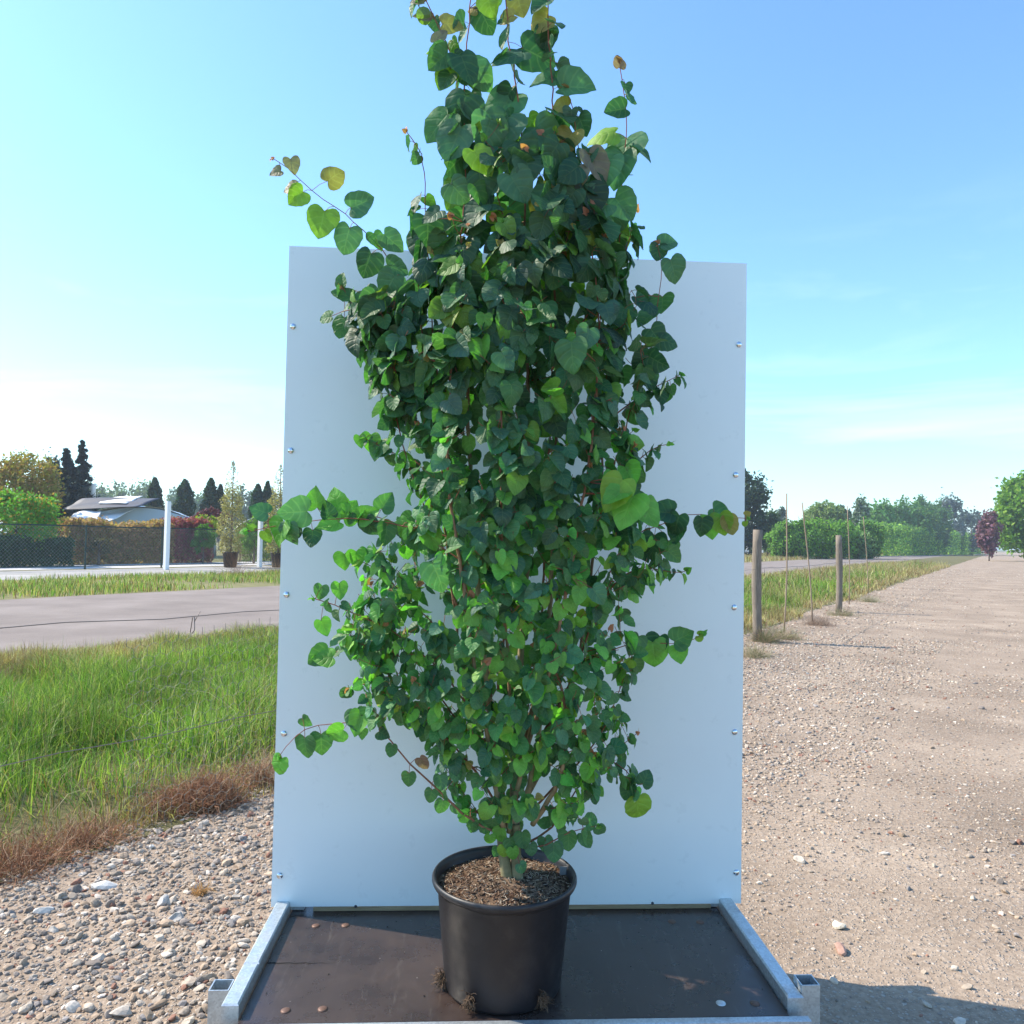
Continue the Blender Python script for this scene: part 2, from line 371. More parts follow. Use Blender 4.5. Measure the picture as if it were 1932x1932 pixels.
def stone_cols(N):
    base = np.array([(.40, .36, .31), (.54, .50, .44), (.27, .25, .235), (.45, .37, .29), (.34, .20, .155), (.66, .63, .58), (.30, .30, .31)])
    p = np.array([.26, .2, .17, .2, .04, .08, .05]); c = base[rng.choice(7, N, p=p)]*np.array((.84,.76,.68))
    return c*rng.uniform(.8, 1.2, (N, 1))
def in_plat(X, Y): return (np.abs(X+.02) < .83) & (Y > 1.8) & (Y < 2.62)
def scatter(n, ulo, uhi, vlo, vhi, fn):
    u = rng.uniform(ulo, uhi, n); v = rng.uniform(vlo, vhi, n); keep = rng.random(n) < fn(u, v); u, v = u[keep], v[keep]
    X = U.x*u+W.x*v; Y = U.y*u+W.y*v; k = (Y > .6) & ~in_plat(X, Y)
    return u[k], v[k], X[k], Y[k]
b = MB()
for n, uh, rlo, rhi, kexp in ((42000, 9, .0028, .0075, 0), (9000, 9, .007, .017, 0), (1100, 9, .016, .03, 1), (20000, 26, .007, .018, 0), (9000, 60, .014, .03, 0)):
    cz = lambda u, v: np.clip((v-1.0)/1.3, 0, 1)*.92 + .10 + .35*(fbm(u, v, 1.7, 3, 11) > .35)
    if kexp: cz = lambda u, v: np.clip((v-1.3)/1.3, 0, 1)*.9+.05
    u, v, X, Y = scatter(n*2, -4, uh, -6 if uh > 9 else -4.5, VF+.55, cz)
    if uh > 9: k = Y > 6.5; X, Y = X[k], Y[k]
    N = len(X); r = rlo*(rhi/rlo)**(rng.random(N)**1.6)
    P = np.stack([X, Y, .004+r*.15], -1); stones(b, P, r, stone_cols(N), hi=(rhi > .015 and uh <= 9 and n < 10000))
for n, ulo, uhi, vlo, vhi, rlo, rhi in ((30000, .3, 5.5, 1.0, VF+.5, .0045, .015), (2600, .3, 5.5, 1.3, VF+.5, .012, .026), (22000, 3.6, 13, .7, VF+.5, .006, .017), (30000, 2, 10, -4.5, 1.2, .003, .008), (7000, 2, 9, -2, 1.2, .006, .012), (50000, 4, 16, -6, 1.2, .005, .011), (1200, 2, 12, -4, 1.2, .012, .024)):
    u, v, X, Y = scatter(n, ulo, uhi, vlo, vhi, lambda u, v: np.clip(.55+.5*fbm(u*1.3, v*1.3, 1.9, 4, 15)+np.clip((v-1.6)*.4, 0, .5), .12, 1) if vlo > 0 else np.clip(.4+.7*fbm(u, v, 1.3, 4, 19), .08, 1))
    N = len(X); r = rlo*(rhi/rlo)**(rng.random(N)**1.5); stones(b, np.stack([X, Y, .004+r*.2], -1), r, stone_cols(N), hi=(rhi > .02))
tag(b.build('gravel_stones', M_stone, smooth=False), 'loose grey and cream gravel stones over the sandy path', 'gravel', kind='stuff')
# larger stones that can be pointed at
for x, y, r, c, lab, nm in (
    (1508, 1627, .032, (.42, .37, .31), 'angular grey stone on the sand, right of the panel foot', 'stone'),
    (1583, 1723+27, .036, (.52, .46, .36), 'blocky cream stone with flat top, above the pink stone', 'stone'),
    (1585, 1797, .040, (.42, .26, .20), 'flat pinkish brick fragment on the sand near the shadow edge', 'brick_fragment'),
    (1667, 1612, .030, (.50, .46, .40), 'pale stone on the sandy path, highest of the right hand stones', 'stone'),
    (198, 1675, .050, (.60, .57, .52), 'bright white flat stone in the gravel at left', 'stone'),
    (308, 1706, .036, (.42, .40, .37), 'rounded light grey stone in the gravel between white stone and panel', 'stone'),
    (80, 1722, .040, (.52, .49, .44), 'small white stone at the far left of the gravel', 'stone'),
    (330, 1740, .045, (.38, .36, .33), 'chunky grey stone by the left gravel, near the platform rail', 'stone'),
    (285, 1602, .028, (.55, .52, .47), 'white pebble at the edge of the dry weeds', 'stone')):
    p = G(x, y); b = MB(); r *= .8; stones(b, np.array([[0, 0, r*.15]]), np.array([r]), np.array([c]), hi=True)
    tag(b.build(nm, M_stone, smooth=False, loc=(p.x, p.y, .006)), lab, 'stone')

# grass --------------------------------------------------------------
def blades(b, X, Y, h, wd, cols, lean=.35, z0=.005):
    N = len(X); q = rng.uniform(0, 6.283, N); dx, dy = np.cos(q), np.sin(q)
    ld = rng.uniform(0, 6.283, N); ln = np.abs(rng.normal(0, lean, N))*h; lx, ly = np.cos(ld)*ln, np.sin(ld)*ln
    P = np.stack([X, Y, np.full(N, z0)], -1); D = np.stack([dx, dy, 0*dx], -1)*wd[:, None]/2
    m1 = P + np.stack([lx*.3, ly*.3, h*.5], -1); tip = P + np.stack([lx, ly, h*(1-.25*np.minimum(ln/h, 1))], -1)
    v = np.stack([P-D, P+D, m1+D*.8, m1-D*.8, tip], 1).reshape(-1, 3)
    o = (np.arange(N)*5)[:, None]
    c = np.repeat(cols, 5, 0).reshape(N, 5, 3).reshape(-1, 3)
    k = b.n; b.add(v, o+np.array([[0, 1, 2, 3]]), c); b.f.append((o+np.array([[3, 2, 4]])+k, 0))
def grass_cols(N, X, Y, dry):
    g = np.array([(.13, .25, .035), (.20, .32, .05), (.31, .38, .09), (.06, .13, .022)])[rng.integers(0, 4, N)]
    d = np.array([(.42, .33, .17), (.34, .23, .12), (.48, .42, .24), (.22, .13, .07)])[rng.integers(0, 4, N)]
    k = rng.random(N) < dry; g[k] = d[k]; return g*rng.uniform(.6, 1.35, (N, 1))
b = MB()
def verge_strip(n, ulo, uhi, hs, ws, sparse=0):
    u = rng.uniform(ulo, uhi, n); v = VF+.12 + (VR0-VF+.1)*rng.random(n)
    ed = VF+.40+fbm(u, u*0, 1.3, 4, 21)*.28; cl = fbm(u, v, 1.6, 4, 31)
    k = (v > ed) & (rng.random(n) < .62+cl*.6+ (v-ed)*.15); u, v, ed, cl = u[k], v[k], ed[k], cl[k]
    X = U.x*u+W.x*v; Y = U.y*u+W.y*v; k = Y > .8; X, Y, v, ed, cl = X[k], Y[k], v[k], ed[k], cl[k]; N = len(X)
    uu = X*U.x+Y*U.y
    dry = .13+np.clip(.9-(v-ed)*1.0, .0, 1)+np.clip((v-VR0+1.8)*.35, 0, .6)+np.clip(.10-fbm(X, Y, .9, 3, 55)*.9, 0, .55)+np.clip((uu-20)*.02, 0, .5)
    h = hs*rng.uniform(.45, 1.25, N)*(.45+np.clip((v-ed)*.7, 0, .6))*(1-np.clip((v-VR0+1.5)*.3, 0, .6))*(1+cl*.5)*(1+.55*fbm(X, Y, 6.0, 3, 71))
    gc = grass_cols(N, X, Y, dry)*(1+.30*fbm(X, Y, 2.2, 3, 66))[:, None]
    blades(b, X, Y, np.maximum(h, .03), ws*rng.uniform(.5, 1.5, N), np.clip(gc, .01, .8), .75)
verge_strip(230000, -2, 9, .21, .0046); verge_strip(60000, 9, 22, .24, .010); verge_strip(40000, 22, 70, .30, .022)
tag(b.build('verge_grass', M_blade), 'tall green and straw coloured grass bank between gravel and road', 'grass', kind='stuff')
b = MB()
for n, ulo, uhi, ws, hs in ((110000, -18, 60, .016, .22), (40000, 60, 220, .06, .45)):
    u = rng.uniform(ulo, uhi, n); v = rng.uniform(VR1+.1, VG-.3, n) if ulo < 0 else rng.uniform(VR1+.1, VP+2, n)
    k = rng.random(n) < .75+fbm(u, v, .9, 3, 41); u, v = u[k], v[k]; X = U.x*u+W.x*v; Y = U.y*u+W.y*v; N = len(X)
    dry = np.clip(.55+(u-20)/60, .45, .95)
    blades(b, X, Y, hs*rng.uniform(.4, 1.1, N), ws*rng.uniform(.7, 1.3, N), grass_cols(N, X, Y, dry), .35)
tag(b.build('far_verge_grass', M_blade), 'yellowing dry grass strip beyond the road', 'grass', kind='stuff')
# seed heads and small weeds on the bank
def weed(x, y, n, hgt, rad, cols, label, name='dry_weed', curl=1.0, cat='weed'):
    p = G(x, y); b = MB()
    for k in range(n):
        a = random.uniform(0, 6.283); e = random.uniform(.1, 1.35); L_ = hgt*random.uniform(.5, 1.1); pos = np.array([random.gauss(0, rad*.25), random.gauss(0, rad*.25), 0.])
        d = np.array([math.cos(a)*math.cos(e), math.sin(a)*math.cos(e), math.sin(e)]); pts = [pos.copy()]
        for s in range(5):
            pos = pos + d*L_/5; d = nrm(d + rng.normal(0, .35*curl, 3)); pos[2] = max(pos[2], .004); pts.append(pos.copy())
        b.tube(pts, np.linspace(.0014, .0006, 6), 3, np.array(cols[random.randrange(len(cols))])*random.uniform(.7, 1.3), cap=False)
    return tag(b.build(name, M_cane, loc=(p.x, p.y, .006)), label, cat)
BR = [(.30, .13, .06), (.38, .19, .10), (.22, .11, .06), (.42, .28, .17)]
weed(392, 1520, 2000, .24, .20, BR, 'reddish brown dried weed mound by the left edge of the panel', curl=2.2)
weed(330, 1530, 700, .18, .28, BR, 'smaller brown dried weed clump left of the mound, at the gravel edge', curl=1.5)
weed(40, 1635, 600, .18, .35, BR, 'brown withered weed patch at the far left edge of the grass')
weed(175, 1590, 420, .15, .35, BR, 'low brown withered weed patch between the far left patch and the mound')
weed(495, 1478, 700, .20, .3, BR + [(.5, .4, .25)], 'straw and brown weed clump touching the panel edge', curl=1.4)
weed(1445, 1212, 500, .34, .3, [(.35, .24, .15), (.45, .34, .22), (.16, .22, .06)], 'dry brown weeds at the foot of the nearer wooden post', curl=.6)
weed(1545, 1180, 500, .24, .5, [(.32, .22, .16), (.40, .30, .22), (.24, .17, .12)], 'dusty grey brown weeds between the two wooden posts', curl=.6)
weed(1420, 1240, 420, .22, .35, [(.40, .30, .19), (.20, .24, .08), (.46, .38, .24)], 'straw and green weeds in front of the nearer post beside the panel', curl=.8)
weed(1480, 1206, 420, .24, .45, [(.34, .24, .15), (.20, .26, .08), (.42, .33, .21)], 'mixed brown and green weeds at the foot of the tallest thin stake', curl=.8)
weed(1588, 1162, 420, .22, .5, [(.32, .22, .15), (.38, .30, .20), (.20, .24, .09)], 'brown weeds at the foot of the farther wooden post', curl=.8)
weed(1640, 1136, 420, .24, .4, [(.32, .26, .17), (.22, .28, .10), (.40, .34, .22)], 'grey green weeds on the gravel edge beyond the farther post', curl=.8)
weed(375, 1690, 60, .06, .05, [(.5, .28, .1)], 'small orange dried tuft in the left gravel')

# ------------------------------------------------------------------ wire fence with wooden posts
def fence_post(x, ybase, ytop, r, label):
    p = G(x, ybase); h = Z(x, ytop, p.y); b = MB(); zz = np.linspace(0, h, 9)
    pts = np.stack([.012*np.sin(zz*3+x), .01*np.cos(zz*2), zz], -1); b.tube(pts, r*(1+.05*np.sin(zz*7+x)), 14, cap=True)
    o = b.build('fence_post', M_wood, loc=(p.x, p.y, -.02)); return tag(o, label, 'fence post', 'wooden posts of the wire fence')
fence_post(1428, 1211, 997, .066, 'nearer and taller round weathered wooden fence post, right of the panel')
fence_post(1583, 1155, 1008, .064, 'farther round weathered wooden fence post, second from the panel')
def stick(name, a, c, r, m, label, cat, col=(.30, .22, .15), bend=.02, group=None):
    b = MB(); a, c = np.array(a), np.array(c); t = np.linspace(0, 1, 8)[:, None]
    pts = (c-a)*t + np.concatenate([bend*np.sin(t*math.pi*1.3), 0*t, 0*t], 1)
    b.tube(pts, np.linspace(r, r*.75, 8), 6, col); return tag(b.build(name, m, loc=a), label, cat, group)
for x0, y0, x1, y1, lab in ((1479, 1195, 1486, 931, 'tallest thin stake, just right of the nearer post'), (1533, 1178, 1515, 948, 'thin stake leaning left, midway between the two posts'),
                            (1602, 1140, 1600, 955, 'thin upright stake just right of the farther post'), (1638, 1120, 1630, 975, 'faint thin stake, farthest right on the fence line')):
    p = G(x0, y0); q = at(x1, y1, p.y); stick('thin_stake', p, q, .013, M_cane, lab, 'stake', group='thin stakes along the wire fence')
def wire(name, u0, u1, hts, r, m, label, sag=.03):
    b = MB()
    for h in hts:
        t = np.linspace(0, 1, 40); u = u0+(u1-u0)*t; pts = np.stack([U.x*u+W.x*VF, U.y*u+W.y*VF, h-sag*np.abs(np.sin(t*math.pi*3))+.006*np.sin(u*9)], -1)
        b.tube(pts, r, 5, cap=False)
    return b
fe = empty('wire_netting_fence', UV(0, VF), 'sagging chicken wire netting with rusty top wire along the grass bank', 'fence')
b = wire('w', -4, 11.5, (1.04, .56), .0019, M_wire, ''); o = b.build('line_wire', M_wire, fe); o.matrix_parent_inverse = Matrix.Translation(-fe.location)
b = wire('w', 11.5, 30, (1.04,), .004, M_wire, '', .02); o = b.build('line_wire', M_wire, fe); o.matrix_parent_inverse = Matrix.Translation(-fe.location)
b = MB(); cs = .060; un0 = LV(255, VF).dot(U)
def nv_(u, h):
    k = .05*math.sin(u*1.1)+.02*math.sin(u*4+h*5); return UV(u, VF+k*h, min(.03+h*(1-.05*abs(math.sin(u*1.2))), 1.035))
def seg3(a, c, r_=.0008):
    A1 = Vector((r_, 0, 0)); B1 = Vector((0, 0, r_)); b.add([a+A1, a-A1*.5+B1, a-A1*.5-B1, c+A1, c-A1*.5+B1, c-A1*.5-B1], np.array([[0, 1, 4, 3], [1, 2, 5, 4], [2, 0, 3, 5]]))
for m_ in range(int(1.0/(cs*.80))):
    for i in range(int(8.5/(cs*.5))):
        sh = (m_ % 2); u = un0+i*cs*.5; h = m_*cs*.80; z0 = h+(cs*.25 if (i+sh) % 2 else 0); z1 = h+(cs*.25 if (i+1+sh) % 2 else 0)
        seg3(nv_(u, z0), nv_(u+cs*.5, z1))
        if (i+sh) % 2: seg3(nv_(u, z0), nv_(u, h+cs*.80), .0012)
o = b.build('netting', M_mesh, fe); o.matrix_parent_inverse = Matrix.Translation(-fe.location)
p = LV(365, VF); b = MB(); b.tube([(0, 0, .955), (.008, 0, 1.02), (.016, 0, 1.02), (.018, 0, .965), (.008, 0, .95)], .002, 5); b.tube([(.016, 0, 1.0), (.04, 0, 1.045)], .0018, 5)
o = b.build('wire_tie', M_wire, fe); o.matrix_parent_inverse = Matrix.Translation(-fe.location); o.location = p

# ------------------------------------------------------------------ trees and shrubs (background)
def cloud(b, P, size, cols, asp=.55):
    N = len(P); a = nrm(rng.normal(size=(N, 3))); t = rng.normal(size=(N, 3)); c = nrm(np.cross(a, t)); s = (size*rng.uniform(.6, 1.35, N))[:, None]
    v = np.stack([P+a*s, P+c*s*asp, P-a*s, P-c*s*asp], 1).reshape(-1, 3)
    b.add(v, (np.arange(N)*4)[:, None]+np.array([[0, 1, 2, 3]]), np.repeat(cols, 4, 0))
def vary(col, N, k=.3, alt=None, p=.2):
    c = np.tile(np.array(col, float), (N, 1))
    if alt is not None:
        m = rng.random(N) < p; c[m] = alt
    return c*rng.uniform(1-k, 1+k, (N, 1))
def clumps(cen, rad, n, ncl, crad, shell=.55):
    d = nrm(rng.normal(size=(ncl, 3))); r = rng.random(ncl)**shell*.5+.5
    cc = d*r[:, None]; q = cc[rng.integers(0, ncl, n)] + rng.normal(0, crad, (n, 3)); return np.array(cen)+q*np.array(rad)
def trunk_mesh(h, r, limbs=6, spread=.5, z0=.35, col=(.16, .12, .09)):
    b = MB(); zz = np.linspace(0, h, 8); b.tube(np.stack([.04*h*np.sin(zz/h*2.2)*.3, 0*zz, zz], -1), np.linspace(r, r*.35, 8), 8, col)
    for k in range(limbs):
        a = random.uniform(0, 6.283); z = h*random.uniform(z0, .85); L_ = spread*h*random.uniform(.4, .8); t = np.linspace(0, 1, 5)
        b.tube(np.stack([math.cos(a)*L_*t, math.sin(a)*L_*t, z+L_*.7*t**.8], -1), np.linspace(r*.4, r*.1, 5), 5, col)
    return b
def tree(name, label, cat, x, depth, ytop, ycb, wpx, col, alt=None, n=5000, leaf=.12, kind='round', tr=None, group=None, dpt=1.0, pa=.2, ncl=None):
    base = Pd(x, depth); zt = Z(x, ytop, depth); zb = max(Z(x, ycb, depth), .05); rw = wpx*depth/F/2; H = zt-zb
    e = empty(name, base, label, cat, group); b = MB()
    if kind == 'round':
        P = clumps((0, 0, (zt+zb)/2), (rw, rw*dpt, H/2), n, ncl or 70, .13)
    elif kind == 'column':
        t = rng.random(n); r = rw*np.clip(np.sin(np.clip(t, 0, 1)**.75*math.pi)**.6, .05, 1)*(.45+.55*rng.random(n)**.5); a = rng.uniform(0, 6.283, n)
        r = r*(1+.2*np.sin(a*5+t*9)+.16*np.sin(a*2-t*23)); P = np.stack([r*np.cos(a), r*np.sin(a), zb+H*t], -1)
    elif kind == 'conifer':
        nb = max(30, int(H*16)); P = []
        for k in range(nb):
            t = (k/nb)**.9; a = random.uniform(0, 6.283); L_ = rw*(1-t)**.75*random.uniform(.4, 1.2)+.02*rw; s = rng.random(n//nb); s = s**.7
            q = np.stack([L_*s*math.cos(a), L_*s*math.sin(a), zb+H*t*.97 + L_*(.25*s - .35*s*s) + rng.normal(0, .05*L_, len(s))], -1); q += rng.normal(0, .10*rw, (len(s), 3))*(1-t+.1); P.append(q)
        P = np.concatenate(P)
    elif kind == 'willow':
        ns = n//26; a = rng.uniform(0, 6.283, ns); rr = rw*rng.random(ns)**.5; top = zb+H*(.55+.45*np.sqrt(np.clip(1-(rr/rw)**2, 0, 1)))*rng.uniform(.85, 1, ns); P = []
        for k in range(ns):
            m = 26; L_ = H*random.uniform(.3, .6); s = rng.random(m); P.append(np.stack([rr[k]*math.cos(a[k])+.15*s*math.cos(a[k])+rng.normal(0, .04, m), rr[k]*math.sin(a[k])+rng.normal(0, .1, m), np.maximum(top[k]-L_*s, zb*.5)], -1))
        P = np.concatenate(P)
    zz = (P[:, 2]-zb)/max(H, .01)
    cl_ = vary(col, len(P), .3, alt, pa)
    cloud(b, P, leaf, cl_, .35 if kind in ('willow', 'conifer') else .6)
    b.build('crown', M_fol, e)
    th, tr_ = (tr or (max(zb+H*.55, .4), max(.03, rw*.07)))
    trunk_mesh(th, tr_, 7 if kind != 'column' else 0, .3 if kind != 'conifer' else .1).build('trunk', M_bark, e)
    return e
def hedge(name, label, p0, p1, h, thick, col, alt=None, n=6000, leaf=.08, pa=.25, cat='hedge', top=.05, group=None, bumpy=.06):
    p0, p1 = Vector(p0), Vector(p1); d = (p1-p0); L_ = d.length; d.normalize(); w_ = Vector((-d.y, d.x, 0))
    s = rng.random(n)*L_; f = rng.random(n); side = rng.random(n)
    hh = h*(1+bumpy*np.sin(s*1.7)+bumpy*.7*np.sin(s*4.1+1)); z = hh*rng.random(n)**.8; y = np.where(side < .55, -thick/2, np.where(side < .75, thick/2, (f-.5)*thick)) + rng.normal(0, .07*thick+.03, n)
    z = np.where(side >= .75, hh, z)+rng.normal(0, top*h, n); z = np.maximum(z, .02)
    P = np.outer(s, np.array(d))+np.outer(y, np.array(w_)); P[:, 2] = z
    e = empty(name, p0, label, cat, group); b = MB(); cloud(b, P, leaf, vary(col, n, .3, alt, pa)); b.build('foliage', M_fol, e)
    b = MB()
    for k in range(int(L_/.7)+1):
        q = d*min(k*.7+.2, L_); b.tube([(q.x, q.y, 0), (q.x+.03, q.y, h*.5), (q.x, q.y+.02, h*.9)], (.03, .022, .01), 5, (.14, .10, .07))
    # dense inner twigs keep the hedge closed
    m = int(L_*60); 
    for k in range(min(m, 900)):
        q = d*random.uniform(0, L_)+w_*random.uniform(-.3, .3)*thick; a = random.uniform(0, 6.28); z0 = random.uniform(.1, .6)*h
        b.tube([(q.x, q.y, z0), (q.x+math.cos(a)*.2, q.y+math.sin(a)*.2, z0+.35*h)], (.012, .005), 3, (.12, .09, .06), cap=False)
    b.build('stems', M_bark, e); return e

BG = (.05, .10, .03)
# --- left side
hedge('beech_hedge', 'long clipped brown leaved hedge behind the chain link fence at left', LV(110, VP+4.8), LV(312, VP+4.8), 1.78, 1.2, (.44, .25, .14), (.30, .24, .08), 20000, .075, .35)
hedge('purple_hedge', 'clipped dark purple red hedge right of the brown hedge', LV(316, VP+4.8), LV(385, VP+4.8), 1.95, 1.2, (.34, .08, .11), (.24, .14, .07), 8000, .075, .25)
hedge('yew_hedge', 'low dark green hedge at the far left under the garden tree', LV(-60, VP+3.5), LV(125, VP+3.5), 1.1, 1.1, (.05, .10, .05), None, 9000, .07)
hedge('box_hedge', 'low yellow green clipped hedge right of the potted conifer', LV(448, VP+5), LV(560, VP+5), 1.15, .9, (.16, .24, .03), (.09, .15, .02), 4500, .06)
tree('garden_tree', 'slim trunked tree with green lower crown turning orange at far left', 'tree', 30, 31.5, 925, 1040, 135, (.14, .31, .04), (.46, .26, .05), 9000, .075, tr=(1.9, .045), pa=.16)
tree('golden_tree', 'tall olive and gold crowned tree behind the green garden tree', 'tree', 44, 44, 858, 1000, 120, (.26, .23, .05), (.38, .22, .08), 9000, .10, pa=.4)
tree('spruce', 'dark spruce with the tallest pointed top at left', 'conifer', 149, 52, 826, 1012, 76, (.020, .034, .038), None, 13000, .13, 'conifer')
tree('spruce', 'broader dark spruce left of the tallest one', 'conifer', 120, 50, 842, 1015, 104, (.020, .034, .038), None, 15000, .13, 'conifer')
tree('dark_tree', 'thin topped dark bluish tree between the golden tree and the spruces', 'tree', 92, 49, 866, 1010, 55, (.035, .045, .04), (.08, .09, .06), 2800, .12, ncl=30)
tree('stub_tree', 'short pale trunked little tree in front of the brown hedge', 'tree', 188, 34, 1010, 1045, 38, (.14, .12, .05), (.22, .15, .08), 900, .06, tr=(1.1, .075), ncl=14)
for x, yt, wd, lab in ((289, 905, 26, 'dark columnar tree left of the first white post'), (346, 908, 31, 'dark columnar tree just right of the first white post'),
                       (395, 906, 27, 'dark columnar tree behind the yellow shrub'), (413, 918, 16, 'slim columnar tree hidden beside the potted conifer'),
                       (484, 917, 24, 'dark columnar tree left of the second white post'), (502, 912, 16, 'slim columnar tree close to the panel edge')):
    tree('columnar_oak', lab, 'tree', x, 75, yt-3, 1010, wd*1.12, (.026, .062, .034), (.05, .09, .035), 3200, .17, 'column', group='columnar trees behind the tunnels')
def potted(x, depth, ytop, ybot, wpx, label):
    base = Pd(x, depth); e = empty('potted_conifer', base, label, 'conifer'); zt = Z(x, ytop, depth); rw = wpx*depth/F/2
    b = MB(); b.lathe([(.0, .02), (.26, .02), (.33, .62), (.36, .62), (.36, .70), (.31, .70), (.30, .58), (0, .58)], 24); b.build('pot', M_pot, e)
    n = 5200; t = rng.random(n)**.9; body = .56
    r = np.where(t < body, rw*(.62+.38*np.sin(t/body*3.0)), rw*(.75*(1-(t-body)/(1-body))**.75+.04)); r = r*(1+.22*np.sin(t*31)*np.sin(t*7+1)); dens = np.where(t < .55, 1, np.clip(1-(t-.55)/.25, .10, 1)); k = rng.random(n) < dens
    t, r = t[k], r[k]; a = rng.uniform(0, 6.283, len(t)); r = r*(.35+.65*rng.random(len(t))**.5)
    b = MB(); cloud(b, np.stack([r*np.cos(a), r*np.sin(a), .62+(zt-.62)*t*.985], -1), .045, vary((.26, .22, .09), len(t), .35, (.42, .36, .20), .35)); b.build('crown', M_fol, e)
    b = MB(); b.tube([(0, 0, .5), (.02, 0, (zt+.5)/2), (0, 0, zt)], (.05, .035, .01), 7, (.2, .15, .1))
    for k in range(46):
        a = random.uniform(0, 6.283); z = .8+(zt-.9)*random.random(); q = rw*(1.0 if z < zt*.6 else .95*(1-(z-zt*.6)/(zt*.42)))
        b.tube([(0, 0, z), (q*.5*math.cos(a), q*.5*math.sin(a), z+.05), (q*math.cos(a), q*math.sin(a), z+.22)], (.014, .01, .005), 4, (.25, .19, .12), cap=False)
    b.build('trunk', M_bark, e)
potted(436, 34, 868, 1065, 52, 'golden leaved potted conifer with bare spiky top left of the panel')
potted(526, 35, 875, 1065, 56, 'golden potted conifer half hidden behind the panel edge')
tree('yellow_shrub', 'bright yellow green shrub beside the purple one', 'shrub', 386, 40, 972, 1010, 46, (.30, .34, .03), (.14, .26, .03), 1500, .07, ncl=24)
tree('green_shrub', 'mid green feathery shrub below the yellow shrub', 'shrub', 384, 38, 992, 1040, 44, (.09, .20, .03), None, 1800, .07, ncl=24)
tree('purple_shrub', 'dark purple leaved shrub behind the yellow shrub', 'shrub', 402, 44, 962, 1000, 66, (.11, .03, .045), (.20, .07, .08), 1800, .08, ncl=24)
tree('green_shrub', 'light green shrub between the potted conifer and the second white post', 'shrub', 480, 39, 976, 1038, 66, (.13, .25, .035), (.08, .17, .03), 2600, .07, ncl=30)
# far wood line: reads as one hazy mass
b = MB()
for i in range(46):
    x = 100+i*11.5+random.uniform(-4, 4); dp = random.uniform(160, 210); q = Pd(x, dp); zt = Z(x, random.uniform(905, 926) if x < 300 else random.uniform(918, 934), dp); rw = random.uniform(2.0, 3.4)
    P = clumps((q.x, q.y, zt*.5), (rw, rw, zt*.5), 900, 22, .14); cloud(b, P, .38, vary((.085, .135, .10) if x > 290 else (.12, .17, .08), 900, .3))
    b.tube([(q.x, q.y, 0), (q.x, q.y, zt*.8)], (.25, .08), 5, (.12, .1, .08))
tag(b.build('far_wood', M_fol), 'far off hazy blue green wood along the left horizon', 'wood', kind='stuff')
# --- right side
tree('horse_chestnut', 'large very dark green tree half hidden behind the panel at right', 'tree', 1388, 92, 884, 1034, 120, (.022, .050, .028), (.05, .09, .035), 11000, .24)
tree('lime_tree', 'mid green tree at the foot of the large dark tree', 'tree', 1448, 96, 966, 1034, 46, (.05, .105, .04), None, 3200, .22)
tree('slim_tree', 'small grey green narrow tree standing alone against the sky', 'tree', 1473, 140, 958, 1030, 20, (.09, .13, .09), None, 1300, .28)
tree('weeping_willow', 'pale green weeping willow with rounded drooping crown', 'tree', 1556, 118, 943, 1030, 82, (.20, .27, .09), (.13, .20, .06), 11000, .26, 'willow')
tree('dark_tree', 'dark rounded tree directly right of the willow', 'tree', 1590, 126, 958, 1030, 46, (.04, .085, .04), None, 2600, .28)
tree('birch', 'airy grey green birch rising above the tree row', 'tree', 1624, 120, 938, 1030, 30, (.10, .16, .09), (.3, .33, .28), 1800, .22)
rowl = ['first bushy green nursery shrub of the row, nearest the canes', 'second bushy shrub of the nursery row', 'wide bushy shrub below the willow', 'bushy shrub below the dark rounded tree', 'soft pale green shrub behind the farther wooden post', 'bushy green shrub below the birch']
for i, (x, yt, wd, c) in enumerate(((1478, 986, 50, (.17, .33, .05)), (1508, 982, 62, (.15, .31, .045)), (1545, 980, 66, (.19, .36, .045)), (1580, 980, 62, (.16, .33, .045)), (1612, 1000, 58, (.19, .31, .11)), (1638, 980, 50, (.11, .24, .035)))):
    tree('nursery_shrub', rowl[i], 'shrub', x, 84+2*i, yt, 1058, wd*1.1, c, (.04, .08, .025), 4200, .15, group='bushy shrubs of the nursery row')
rl = ['dark green tree of the far row, first right of the birch', 'second dark tree of the far row', 'middle dark tree of the far row', 'fourth dark tree of the far row', 'lighter green tree at the right end of the far row']
for i, (x, yt, wd, c) in enumerate(((1655, 950, 56, (.10, .24, .045)), (1686, 947, 60, (.08, .20, .045)), (1718, 948, 58, (.075, .19, .045)), (1745, 942, 50, (.09, .19, .06)), (1768, 948, 44, (.10, .20, .07)))):
    tree('row_tree', rl[i], 'tree', x, 150+5*i, yt, 1040, wd*1.15, c, (.10, .18, .04), 4200, .30, group='trees of the far row at right')
tree('grey_tree', 'bluish grey tall tree standing above the hedge at right', 'tree', 1792, 190, 938, 1040, 46, (.10, .13, .13), None, 3000, .38)
tree('hazy_tree', 'low hazy dark tree between the grey tree and the purple tree', 'tree', 1832, 200, 962, 1040, 64, (.07, .10, .10), None, 2600, .4)
tree('purple_tree', 'small plum purple leaved tree beside the big green tree', 'tree', 1866, 92, 968, 1042, 38, (.20, .09, .13), (.30, .17, .20), 2600, .2)
tree('field_maple', 'big bright green tree at the right edge of the photo', 'tree', 1944, 95, 903, 1046, 112, (.13, .26, .03), (.21, .33, .035), 20000, .27, ncl=130)
hedge('nursery_hedge', 'tall dark green nursery hedge with lighter top, at right beyond the road', Pd(1645, 128), Pd(1838, 215), 4.9, 3.0, (.10, .22, .045), (.28, .45, .06), 18000, .28, .4)
